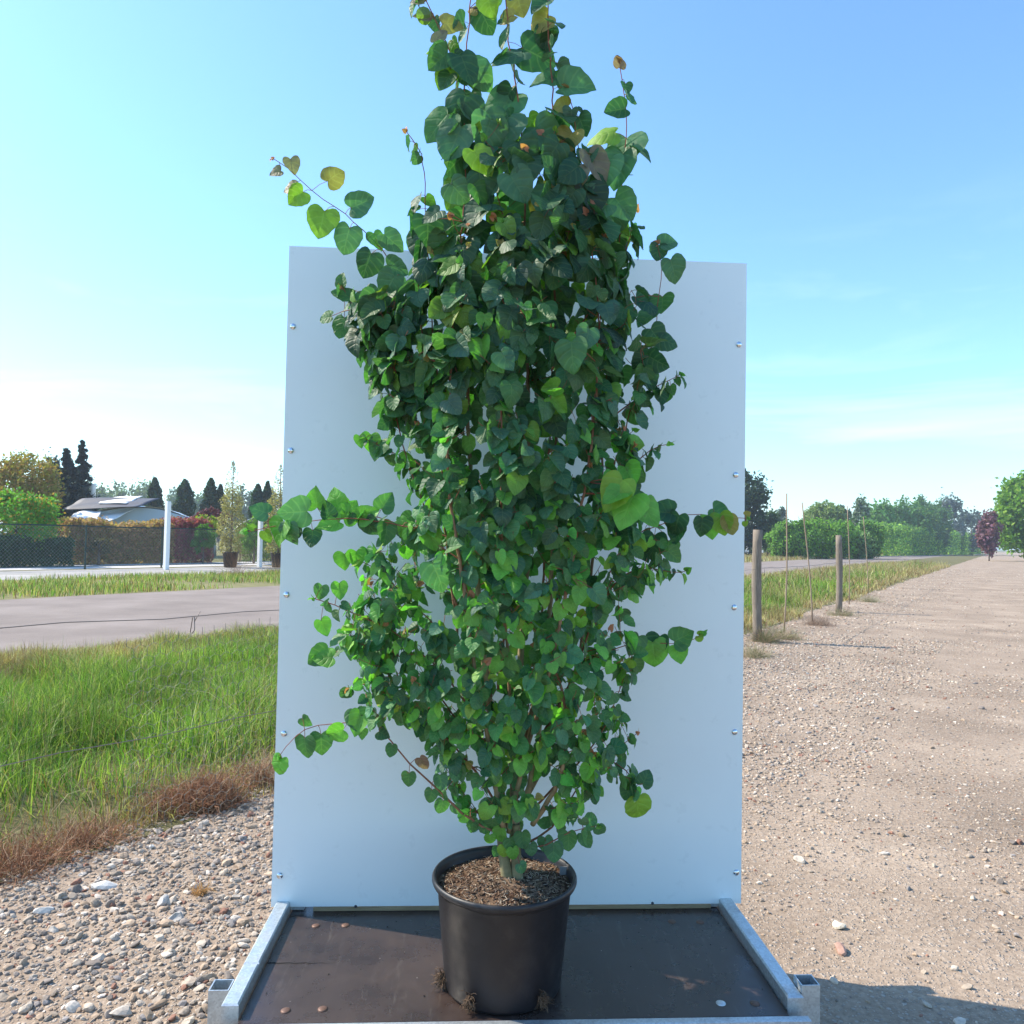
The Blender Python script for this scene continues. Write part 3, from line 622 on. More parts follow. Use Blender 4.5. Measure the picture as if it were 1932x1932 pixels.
hedge('nursery_hedge', 'mixed low hedge of young plants below the row of canes', LV(1360, VP+2), LV(1490, VP+2), 1.7, 1.4, (.09, .12, .05), (.20, .18, .09), 7000, .13)
hedge('nursery_hedge', 'dark hedge foot behind the far fence, below the bushy shrubs', LV(1488, VP+3), LV(1600, VP+3), 1.5, 1.6, (.03, .06, .025), (.08, .12, .04), 7000, .20)
CL = ['closest to the panel', 'just right of the one closest to the panel', 'right beside the first far white post', 'behind the left edge of the nearer wooden post', 'directly behind the nearer wooden post', 'beside the second far white post', 'between the second and third far white posts', 'in the middle of the row, right of the nearer wooden post', 'left of the third far white post', 'touching the third far white post', 'right of the third far white post', 'last upright one before the leaning cane']
for i, x in enumerate((1402, 1408, 1416, 1421, 1428, 1437, 1444, 1449, 1455, 1461, 1466, 1472)):
    p = LV(x, VP+2); h = 2.7+random.uniform(-.2, .45); stick('bamboo_cane', p, p+Vector((random.uniform(-.15, .15), 0, h)), .045, M_cane, 'tan cane '+CL[i], 'cane', (.42, .29, .16), .03, 'support canes above the young plants')
p = LV(1489, VP+1.5); stick('bamboo_cane', p, p+Vector((.9, 0, 2.6)), .05, M_cane, 'yellow cane leaning right at the end of the cane row', 'cane', (.50, .38, .16), .03)
# cut branches lying at the end of the path
for x, y, L_, an, lab in ((1850, 1049, 3.2, .2, 'pale dead branch lying at the far end of the path'), (1895, 1050, 4.0, -.3, 'longer pale dead branch near the big green tree')):
    p = G(x, y); b = MB(); t = np.linspace(0, 1, 7); b.tube(np.stack([(t-.5)*L_*math.cos(an), (t-.5)*L_*math.sin(an), .12+.25*np.sin(t*4)**2], -1), np.linspace(.11, .04, 7), 7, (.42, .38, .32))
    for k in range(5): b.tube([((k/5-.4)*L_*math.cos(an), (k/5-.4)*L_*math.sin(an), .2), ((k/5-.3)*L_, random.uniform(-.5, .5), .5)], (.04, .015), 5, (.40, .36, .3))
    tag(b.build('dead_branch', M_bark, loc=p), lab, 'branch')

# far fence ----------------------------------------------------------
def post_obj(p, h, label, grp, r=.07):
    b = MB(); b.box((-r, -r, 0), (r, r, h), bev=.01); o = b.build('concrete_post', M_white, loc=p, smooth=False); o.rotation_euler = (0, 0, math.atan2(U.y, U.x)); return tag(o, label, 'post', grp)
WG = 'white posts of the far fence'
post_obj(G(313, 1075), Z(318, 946, G(313, 1075).y), 'first white post, in front of the purple hedge', WG, .08)
p = LV(491, G(313, 1075).dot(W)); post_obj(p, Z(494, 957, p.y), 'second white post, nearest the left edge of the panel', WG, .08)
for x, lab in ((1409, 'far white post beside the panel, leftmost of four at right'), (1437, 'far white post behind the nearer wooden post, second of four'), (1461, 'far white post among the canes, third of four'), (1483, 'far white post at the end of the canes, fourth of four')):
    p = LV(x, VP); post_obj(p, 2.95, lab, WG, .22)
fe = empty('chain_link_fence', UV(0, VP-.25), 'dark green chain link fence with top rail beyond the road', 'fence')
inv = Matrix.Translation(-fe.location)
def fpart(b, n, m): o = b.build(n, m, fe, smooth=False); o.matrix_parent_inverse = inv; return o
vf = VP-.25
b = MB(); b.tube([tuple(UV(u, vf, 1.66+.01*math.sin(u))) for u in np.arange(-6, 175, 3.)], .028, 6); fpart(b, 'rail', M_green)
b = MB(); b.tube([tuple(UV(u, vf, .12)) for u in np.arange(-6, 175, 3.)], .012, 5); fpart(b, 'bottom_wire', M_green)
u0 = LV(428, vf).dot(U)
for u in [u0+3.2*k for k in range(-6, 50)]:
    b = MB(); q = UV(u, vf); b.tube([(q.x, q.y, 0), (q.x, q.y, 1.95 if abs(u-u0) < .1 else 1.72)], .035, 6); fpart(b, 'steel_post', M_green)
b = MB()
for s in (1, -1):
    for u in np.arange(-8, 46, .13):
        a = UV(u, vf-.03*s*.2, .1); c = UV(u+s*1.5, vf-.03*s*.2, 1.64); A1 = Vector((.0035, 0, 0)); B1 = Vector((0, .0035, 0))
        b.add([a+A1, a-A1+B1, a-A1-B1, c+A1, c-A1+B1, c-A1-B1], np.array([[0, 1, 4, 3], [1, 2, 5, 4], [2, 0, 3, 5]]))
fpart(b, 'wire_mesh', mat('green_wire', (.24, .27, .25), .5))
weed(447, 1086, 260, 1.35, .5, [(.30, .15, .08), (.38, .22, .12), (.2, .12, .07)], 'tall reddish dead weed standing at the chain link fence', curl=.35)
# thicken that far weed: it is seen from 28 m
weed(520, 1082, 200, 1.0, .3, [(.34, .24, .13), (.28, .16, .09)], 'brown dead weeds beside the second white post', curl=.35)

# polytunnels ---------------------------------------------------------
M_ply = mat('tunnel_film', (.42, .50, .58), .35); M_tarp_w = mat('white_tarp', (.85, .85, .84), .7); M_tarp_d = mat('dark_tarp', (.05, .055, .075), .6)
M_hoop = mat('tunnel_hoop', (.25, .27, .3), .4, .6)
def arch(cx, w_, h_, y, n=25): 
    t = np.linspace(0, math.pi, n); return np.stack([cx-np.cos(t)*w_/2, np.full(n, y), np.sin(t)**.8*h_], -1)
c0 = Pd(262, 47); e = empty('polytunnel', c0, 'greenhouse tunnel with blue grey film over curved hoops behind the hedge', 'polytunnel', rz=.35)
for k in range(6):
    b = MB(); b.tube(arch(0, 8.6, 3.05, k*1.6), .035, 6); b.build('hoop', M_hoop, e)
b = MB(); nn = 25; ys = np.linspace(-.2, 8.0, 12); V = []
for y in ys:
    a = arch(0, 8.66, 3.09, y, nn); a[:, 2] += .05*np.sin(y*3+a[:, 0]*2); V.append(a[3:18])
V = np.array(V); m_ = V.shape[1]; i = np.arange(11)[:, None]*m_; j = np.arange(m_-1)[None]
b.add(V.reshape(-1, 3), np.stack([i+j, i+j+1, i+m_+j+1, i+m_+j], -1).reshape(-1, 4))
a = arch(0, 8.5, 3.0, -.21, nn)[4:20]; bot = a.copy(); bot[:, 2] = np.minimum(1.35+.1*np.sin(a[:, 0]*2), a[:, 2]); k_ = len(a)
b.add(np.concatenate([a, bot]), np.array([[q, q+1, k_+q+1, k_+q] for q in range(k_-1)])); b.build('film_cover', M_ply, e)
c0 = Pd(505, 52); e = empty('polytunnel', c0, 'small far tunnel top with pale hoops near the second white post', 'polytunnel', rz=.3)
for k in range(5): b = MB(); b.tube(arch(0, 5.2, 2.75, k*1.2), .04, 6); b.build('hoop', M_hoop, e)
b = MB(); V = np.array([arch(0, 5.24, 2.79, y, nn)[5:20] for y in (0, 2, 4.8)]); m_ = V.shape[1]; i = np.arange(2)[:, None]*m_; j = np.arange(m_-1)[None]
b.add(V.reshape(-1, 3), np.stack([i+j, i+j+1, i+m_+j+1, i+m_+j], -1).reshape(-1, 4)); b.build('film_cover', M_ply, e)
def tarp(name, pts, depth, m, label, rip=.12, back=1.6):
    ps = [at(x, y, depth) for x, y in pts]; c = sum(ps, Vector())/len(ps); b = MB(); n = 14
    # a crumpled sheet between four corners, sloping away from the viewer
    P = []
    for i in range(n):
        for j in range(n):
            s, t = i/(n-1), j/(n-1); p = (ps[0]*(1-s)+ps[1]*s)*(1-t)+(ps[3]*(1-s)+ps[2]*s)*t
            p = p + Vector((0, (1-t)*back, 0)); p.z += rip*math.sin(s*5+t*4)*math.sin(t*6+1)*.4; P.append(p-c)
    f = [(i*n+j, (i+1)*n+j, (i+1)*n+j+1, i*n+j+1) for i in range(n-1) for j in range(n-1)]
    b.add([tuple(p) for p in P], f); o = b.build(name, m, loc=c); md = o.modifiers.new('thick', 'SOLIDIFY'); md.thickness = .03
    return tag(o, label, 'tarpaulin')
tarp('white_tarpaulin', [(178, 938), (245, 932), (238, 951), (186, 949)], 46, M_tarp_w, 'upper white sheet stretched above the dark tarpaulin')
tarp('dark_tarpaulin', [(128, 938), (278, 937), (260, 957), (118, 962)], 45.5, M_tarp_d, 'long dark tarpaulin roof between the white sheets')
tarp('white_tarpaulin', [(166, 964), (228, 958), (207, 984), (168, 984)], 45, M_tarp_w, 'white sheet left of the blue grey tunnel film')
tarp('white_tarpaulin', [(116, 966), (163, 960), (182, 992), (116, 985)], 44, M_tarp_w, 'crumpled white sheet heap at the left end above the brown hedge', .25)
p = Pd(171.5, 53); b = MB(); b.lathe([(0, 0), (.2, 0), (.2, Z(171, 913, 53)-.1), (.24, Z(171, 913, 53)-.08), (.24, Z(171, 913, 53)), (0, Z(171, 913, 53))], 20)
tag(b.build('white_chimney', M_white, loc=p), 'bright white upright pipe right of the dark spruces', 'chimney')

# ------------------------------------------------------------------ display platform
ZB = .20; HB = HC-ZB
Lb = G(511, 1721, ZB); Rb = G(1398, 1714, ZB); mid = (Lb+Rb)/2; yaw = math.atan2(Rb.y-Lb.y, Rb.x-Lb.x); WP = (Rb-Lb).length
plat = empty('display_platform', (mid.x, mid.y, 0), 'low platform with dark plywood deck and galvanised steel frame', 'platform', rz=yaw)
Minv = (Matrix.Translation((mid.x, mid.y, 0)) @ Matrix.Rotation(yaw, 4, 'Z')).inverted()
def loc_(x, y, z): p = Minv @ G(x, y, z); return p
FRONT = loc_(1000, 1927, ZB).y; xl = loc_(534, 1726, ZB+.035).x; xr = loc_(1374, 1718, ZB+.035).x
b = MB(); b.box((xl+.004, FRONT+.006, ZB-.018), (xr-.004, .06, ZB), bev=.0015); deck = b.build('deck_board', M_deck, plat, smooth=False)
def hollow(b, x0, y0, x1, y1, z0, z1, t=.003):
    # square tube open at the top
    v = [(x0,y0),(x1,y0),(x1,y1),(x0,y1)]; w_ = [(x0+t,y0+t),(x1-t,y0+t),(x1-t,y1-t),(x0+t,y1-t)]
    V = [(x, y, z0) for x, y in v]+[(x, y, z1) for x, y in v]+[(x, y, z1) for x, y in w_]+[(x, y, z0) for x, y in w_]
    f = []
    for i in range(4):
        j = (i+1) % 4; f += [(i, j, 4+j, 4+i), (4+i, 4+j, 8+j, 8+i), (8+i, 8+j, 12+j, 12+i)]
    b.add(V, f)
yj = loc_(510, 1815, ZB+.035).y
for y0, y1 in ((FRONT+.03, yj-.0015), (yj+.0015, .03)):
    b = MB(); b.box((xl-.042, y0, ZB-.035), (xl, y1, ZB+.033), bev=.004); b.build('side_rail', M_galv, plat, smooth=False)
b = MB(); b.box((xr, FRONT+.03, ZB-.035), (xr+.042, .03, ZB+.033), bev=.004); b.build('side_rail', M_galv, plat, smooth=False)
b = MB(); b.box((xl-.04, FRONT-.022, ZB-.05), (xr+.04, FRONT, ZB+.004), bev=.002); b.build('front_rail', M_galv, plat, smooth=False)
pl = loc_(402, 1869, ZB+.03); pr = loc_(1539, 1859, ZB+.05)
b = MB(); hollow(b, xl-.094, pl.y, xl-.044, pl.y+.05, 0, ZB+.03); b.build('corner_tube', M_galv, plat, smooth=False)
b = MB(); hollow(b, xr+.044, pr.y, xr+.092, pr.y+.05, 0, ZB+.05); b.build('corner_tube', M_galv, plat, smooth=False)
for x in (xl-.043, xr+.003):
    b = MB(); b.box((x, -.01, 0), (x+.04, .03, ZB-.036)); b.build('leg', M_galv, plat, smooth=False)
b = MB(); b.box((loc_(590, 1722, ZB).x, .0, ZB+.001), (loc_(1345, 1720, ZB).x, .035, ZB+.014), bev=.001); b.build('timber_batten', M_batten, plat, smooth=False)
M_riv = mat('rusty_rivet', (.15, .085, .06), .55, .3); M_rivs = mat('steel_rivet', (.6, .62, .62), .35, .7)
for x, y in ((596, 1747), (652, 1746), (539, 1907), (609, 1904), (1268, 1739), (1321, 1740), (1360, 1893), (1424, 1893)):
    p = loc_(x, y, ZB); b = MB(); b.lathe([(.0125, 0), (.0125, .0012), (.009, .003), (.004, .004), (.0005, .0042)], 20)
    o = b.build('rivet', M_rivs if x == 1360 else M_riv, plat, loc=(p.x, p.y, ZB))
    if x == 1360: o['label'] = 'shiny silver rivet'
p = loc_(530, 1817, ZB); q = loc_(632, 1819, ZB); b = MB(); nn = 14; V = []
for k in range(nn):
    t = k/(nn-1); V.append((xl+.006+(q.x-xl)*t, p.y+.002*math.sin(k*2.1)-.004*t+.0035*(1-t), ZB+.0006)); V.append((xl+.006+(q.x-xl)*t, p.y+.002*math.sin(k*2.1)-.004*t-.0035*(1-t), ZB+.0006))
b.add(V, [(2*k, 2*k+1, 2*k+3, 2*k+2) for k in range(nn-1)]); b.build('split', mat('dark_crack', (.004, .003, .003), .9), plat)
# bits of debris on the deck
b = MB(); N = 40; P = np.stack([rng.uniform(xl+.02, xr-.02, N), rng.uniform(FRONT+.02, -.02, N), np.full(N, ZB+.0015)], -1); stones(b, P, rng.uniform(.0012, .003, N), np.tile((.02, .018, .015), (N, 1))*rng.uniform(.5, 6, (N, 1)))
b.build('crumbs', M_stone, plat, smooth=False)

# back panel -----------------------------------------------------------
D0 = mid.y
def onpanel(x, y):                        # sight line met with the panel plane, in the platform's own axes
    a = Minv @ Vector((0, 0, HC)); d = (Minv.to_3x3() @ ray(x, y)); t = -a.y/d.y; return a+d*t
tl, tr_, bl, br_ = onpanel(546, 464), onpanel(1409, 497), onpanel(511, 1720), onpanel(1398, 1714)
pn = empty('back_panel', (mid.x, mid.y, ZB), 'tall pale blue white metal sheet standing upright behind the potted tree', 'panel', rz=yaw)
zt_ = (tl.z+tr_.z)/2; b = MB(); zb_ = .016
V = [(bl.x, 0, zb_), (br_.x, 0, zb_), (tr_.x, 0, tr_.z-ZB), (tl.x, 0, tl.z-ZB)]
V = V+[(x, .006, z) for x, y, z in V]
b.add(V, [(0, 1, 2, 3), (7, 6, 5, 4), (0, 4, 5, 1), (1, 5, 6, 2), (2, 6, 7, 3), (3, 7, 4, 0)]); b.build('sheet', M_panel, pn, smooth=False)
for x in (bl.x+.06, -.02, br_.x-.10):
    b = MB(); b.box((x, .008, 0), (x+.04, .048, zt_-ZB-.05), bev=.003); b.build('upright', M_galv, pn, smooth=False)
for z in (.35, 1.05, 1.85):
    b = MB(); b.box((bl.x+.03, .050, z), (br_.x-.03, .088, z+.04), bev=.003); b.build('cross_bar', M_galv, pn, smooth=False)
for x, y in ((553, 616), (549, 850), (541, 1122), (536, 1384), (528, 1652), (1394, 650), (1388, 896), (1385, 1146), (1386, 1381), (1389, 1646)):
    p = onpanel(x, y); b = MB(); rr = .0105
    b.lathe([(rr*math.cos(t), rr*.62*math.sin(t)) for t in np.linspace(0, math.pi/2-.01, 7)], 20); o = b.build('dome_bolt', M_chrome, pn, loc=(p.x, 0, p.z-ZB)); o.rotation_euler = (R(90), 0, 0)
for x, y in ((671, 1710), (1231, 1704)):
    p = onpanel(x, y); b = MB(); b.lathe([(.0045, 0), (.0045, .001), (.002, .0015), (.002, .0005), (.0003, .0005)], 14); o = b.build('screw', mat('dark_screw', (.05, .06, .08), .4, .6), pn, loc=(p.x, 0, p.z-ZB)); o.rotation_euler = (R(90), 0, 0)

# ------------------------------------------------------------------ pot
DC = 2.10
pc = at(952, 1645, DC); rimz = Z(952, 1647, DC); RIM = 134*DC/F; HP = rimz-ZB; RB = RIM*.80
pot = empty('plant_pot', (pc.x, DC, ZB), 'large black plastic plant pot standing on the deck', 'pot')
b = MB(); t_ = .004
b.lathe([(0, .001), (RB-.012, .001), (RB-.003, .004), (RB, .012), (RIM*.925, HP-.022), (RIM*.935, HP-.020), (RIM*.985, HP-.018), (RIM, HP-.012), (RIM, HP-.005), (RIM*.985, HP), (RIM*.965, HP), (RIM*.945, HP-.004), (RIM*.93, HP-.012), (RIM*.90, HP-.06), (0, HP-.10)], 96)
b.build('container', M_pot, pot)
def soil_h(x, y): r = np.hypot(x, y); return HP-.024 + .016*np.exp(-(r/.09)**2) + fbm(x, y, 28, 5, 77, .6)*.006 - .004*(r/.17)**2
b = MB(); nr, na = 36, 90; rr = np.linspace(.002, RIM*.925, nr); aa = np.arange(na)*2*math.pi/na; A2, R2 = np.meshgrid(aa, rr); X = R2*np.cos(A2); Y = R2*np.sin(A2)
i = np.arange(nr-1)[:, None]*na; j = np.arange(na)[None]; k = (np.arange(na)+1)[None] % na
b.add(np.stack([X, Y, soil_h(X, Y)], -1).reshape(-1, 3), np.stack([i+j, i+k, i+na+k, i+na+j], -1).reshape(-1, 4))
soil = b.build('soil', M_soil, pot)
b = MB(); N = 1800; a = rng.uniform(0, 6.283, N); r = RIM*.9*np.sqrt(rng.random(N)); X, Y = r*np.cos(a), r*np.sin(a)
stones(b, np.stack([X, Y, soil_h(X, Y)+.001], -1), rng.uniform(.0015, .005, N), np.array([(.05, .03, .02), (.12, .07, .045), (.22, .15, .10), (.03, .02, .015)])[rng.integers(0, 4, N)])
for k in range(900):
    a = random.uniform(0, 6.283); r = RIM*.88*math.sqrt(random.random()); x, y = r*math.cos(a), r*math.sin(a)
    if random.random() < .4 and x < -.02: continue
    z = float(soil_h(np.array(x), np.array(y)))+.002; q = random.uniform(0, 6.283); L_ = random.uniform(.006, .022); c = random.choice([(.42, .32, .22), (.30, .2, .13), (.52, .44, .34), (.2, .12, .08)])
    b.tube([(x, y, z), (x+math.cos(q)*L_*.5, y+math.sin(q)*L_*.5, z+random.uniform(0, .006)), (x+math.cos(q+.5)*L_, y+math.sin(q+.5)*L_, z+random.uniform(-.002, .004))], .0006, 3, c, cap=False)
b.build('soil_crumbs', M_stone, soil, smooth=False)
b = MB(); q = (RIM*.9*math.cos(.35), RIM*.9*math.sin(.35)); b.box((q[0]-.012, q[1]-.001, HP-.06), (q[0]+.012, q[1]+.001, HP-.005)); b.build('plant_label', mat('grey_label', (.25, .25, .25), .5), pot, smooth=False)

# ------------------------------------------------------------------ the tree
TREE = empty('potted_katsura_tree', (pc.x, DC, ZB+HP-.03), 'tall multi stemmed leafy tree with heart shaped green leaves growing in the black pot', 'tree')
TI = Matrix.Translation(-TREE.location)
def leaves_add(b, P, T, Nn, S, cols, wid, curl, fold, twist, pointy):
    N = len(P)
    if N == 0: return
    # outline of a heart shaped blade from the notch round one lobe to the tip; inner columns run to the midrib
    so = np.array([0, 1, 2, 3, 4, 5, 6, 7, 8.]); sr = np.linspace(0, 8, 14)
    ox = np.stack([np.interp(sr, so, q) for q in ([0, .17, .37, .50, .53, .47, .35, .19, 0], [0, .17, .37, .51, .50, .38, .22, .08, 0])])
    oy = np.interp(sr, so, [0, -.15, -.13, .05, .28, .52, .73, .90, 1.0]); my = np.interp(sr, so, [0, .03, .09, .19, .33, .50, .68, .85, 1.0])
    sc_ = 1+.022*np.cos(np.arange(14)*math.pi); cu = np.array([-1, -.7, -.35, 0, .35, .7, 1.]); nc = 7; nr_ = 14
    o = ox[0][None]*(1-pointy[:, None]) + ox[1][None]*pointy[:, None]; o = o*sc_[None]
    asym = 1+rng.normal(0, .06, (N, 1, 1))*np.sign(cu)[None, None]
    c = cu[None, None]; ac = np.abs(c)
    x = c*o[:, :, None]*wid[:, None, None]*asym; y = my[None, :, None]*(1-ac) + oy[None, :, None]*ac + 0*x
    pk = rng.uniform(0, 6.283, (N, 1, 1)); fr = rng.uniform(9, 15, (N, 1, 1))
    z = fold[:, None, None]*np.abs(x) - curl[:, None, None]*y**2*.5 - .5*np.abs(curl)[:, None, None]*x**2 + twist[:, None, None]*x*y + .022*np.sin(y*fr+ac*4+pk)*ac + .02*np.cos(x*9+pk)*ac + rng.normal(0, .008, (N, nr_, nc))*(ac > 0)
    y2 = y*(1-.18*np.abs(curl)[:, None, None]*y)
    Xv = nrm(np.cross(T, Nn))
    S_ = S[:, None, None, None]
    v = P[:, None, None] + S_*(x[..., None]*Xv[:, None, None] + y2[..., None]*T[:, None, None] + z[..., None]*Nn[:, None, None])
    i = np.arange(nr_-1)[:, None]*nc; j = np.arange(nc-1)[None]; f = np.stack([i+j, i+j+1, i+nc+j+1, i+nc+j], -1).reshape(-1, 4)
    F_ = (f[None] + (np.arange(N)*nr_*nc)[:, None, None]).reshape(-1, 4)
    uv = np.stack(np.broadcast_arrays(c*.5+.5+0*x, my[None, :, None]+0*x), -1)
    b.add(v.reshape(-1, 3), F_, np.repeat(cols, nr_*nc, 0), 0, uv.reshape(-1, 2))
AX = np.array([pc.x, DC, 0])
class Br:
    def __init__(s): s.st = MB(); s.lv = []; s.pet = MB()
BRS = []
NODES = []; NB = []; NR = []
def px(x, y, off): return np.array(at(x, y, DC+off))
def smooth_path(pts, seg=.03):
    P = [np.array(p) for p in pts]; out = []
    for i in range(len(P)-1):
        p0 = P[max(i-1, 0)]; p1 = P[i]; p2 = P[i+1]; p3 = P[min(i+2, len(P)-1)]; n = max(2, int(np.linalg.norm(p2-p1)/seg))
        for k in range(n):
            t = k/n; out.append(.5*((2*p1)+(p2-p0)*t+(2*p0-5*p1+4*p2-p3)*t*t+(-p0+3*p1-3*p2+p3)*t**3))
    out.append(P[-1]); return np.array(out)
BARK_O = np.array((.30, .25, .15)); BARK_Y = np.array((.20, .12, .07)); BARK_R = np.array((.26, .09, .06))
def bark(rad): 
    t = np.clip((np.asarray(rad)-.0012)/.006, 0, 1)[..., None]; return BARK_R*(1-t)**2 + BARK_Y*2*t*(1-t) + BARK_O*t**2
LCOL = {k: tuple(1.35*q for q in v) for k, v in {'g': (.048, .122, .043), 'b': (.055, .130, .068), 'd': (.024, .072, .036), 'y': (.14, .23, .03), 'l': (.10, .25, .04), 'r': (.34, .13, .07), 'o': (.22, .17, .05), 'br': (.16, .09, .07), 'p': (.15, .12, .085)}.items()}
def leafcol(z):
    h = (z-.7)/2.0; q = random.random()
    if h > .62: k = 'b' if q < .52 else 'd' if q < .75 else 'g' if q < .9 else 'y'
    elif h > .35: k = 'g' if q < .40 else 'b' if q < .65 else 'd' if q < .85 else 'l'
    else: k = 'g' if q < .45 else 'l' if q < .68 else 'b' if q < .82 else 'd' if q < .95 else 'y'
    return np.array(LCOL[k])*(1.18-.46*min(max((h-.30)/.4, 0), 1))*np.array([random.uniform(.8, 1.2), random.uniform(.85, 1.15), random.uniform(.8, 1.2)])  # weaker backlight towards the top is put into the colour: upper leaves darker
def leafsize(z):                           # larger leaves towards the top
    zz = [.60, .85, 1.1, 1.4, 1.7, 2.0, 2.3, 3.0]; ss = [.038, .037, .038, .041, .048, .060, .077, .080]
    return float(np.interp(z, zz, ss))*random.uniform(.72, 1.22)
def put_leaf(B, node, size, tip=None, nor=None, col=None, pet=.35, side=None, pointy=None, curl=None):
    o = node-AX; o[2] = 0; o = o/max(np.linalg.norm(o), .03)
    if tip is None:
        tip = nrm(o*random.uniform(.0, .6) + np.array([0, 0, -1.0])*random.uniform(.55, 1.1) + rng.normal(0, .30, 3) + (side*.55 if side is not None else 0))
    if nor is None:
        nor = o*.75 + np.array([0, -.45, .30]) + rng.normal(0, .48, 3)
    nor = np.asarray(nor, float); nor = nrm(nor - tip*np.dot(nor, tip)); 
    pd = nrm(tip*.35 + o*.45 + np.array([0, 0, random.uniform(-.1, .6)]) + (side*.8 if side is not None else 0)); L_ = size*pet*random.uniform(.7, 1.3)
    base = node + pd*L_
    B.pet.tube([node, node+pd*L_*.6+np.array([0, 0, .002]), base+tip*size*.04], (.0009, .0008, .0007), 3, BARK_R*1.1 if random.random() < .6 else (.22, .22, .06), cap=False)
    B.lv.append((base, tip, nor, size, leafcol(base[2]) if col is None else np.array(LCOL[col])*random.uniform(.85, 1.15),
                 random.uniform(.84, 1.08), random.gauss(.32, .42) if curl is None else curl, random.gauss(.26, .26), random.gauss(0, .3), (random.uniform(.0, .75) if base[2] > 1.1 else random.uniform(0, .25)) if pointy is None else pointy))
def add_path(B, bid, P, r0, r1, reg=True):
    tt = np.linspace(0, 1, len(P)); rad = r1+(r0-r1)*(1-tt)**(1.6 if reg and r0 > .003 else 1.0); B.st.tube(P, rad, 8 if r0 > .006 else 5 if r0 > .002 else 4, bark(rad), cap=True)
    if reg:
        for p, r in zip(P, rad): NODES.append(p); NB.append(bid); NR.append(r)
    return rad
def leaves_along(B, P, start, step, szf=1.0, col=None, dens=1.0):
    d = np.concatenate([[0], np.cumsum(np.linalg.norm(np.diff(P, axis=0), axis=1))]); s = start*d[-1]; k = 0
    while s < d[-1]:
        p = np.array([np.interp(s, d, P[:, q]) for q in range(3)]); i = min(np.searchsorted(d, s), len(P)-1); T = nrm(P[i]-P[i-1]) if i else nrm(P[1]-P[0])
        q = nrm(np.cross(T, rng.normal(size=3))); f = 1-.45*max(0, (s/d[-1]-.75)/.25)
        if p[2] > 2.25 and random.random() < .55: s += step; continue
        for sg in (1, -1):
            if random.random() < dens: put_leaf(B, p, leafsize(p[2])*szf*f, side=q*sg, col=col)
        s += step*random.uniform(.7, 1.3); k += 1
def tipbud(B, P, col='r'):
    p = P[-1]; T = nrm(P[-1]-P[-2])
    for k in range(3): put_leaf(B, p, random.uniform(.010, .022), tip=nrm(T+rng.normal(0, .5, 3)), col=col, pet=.2, pointy=.9)
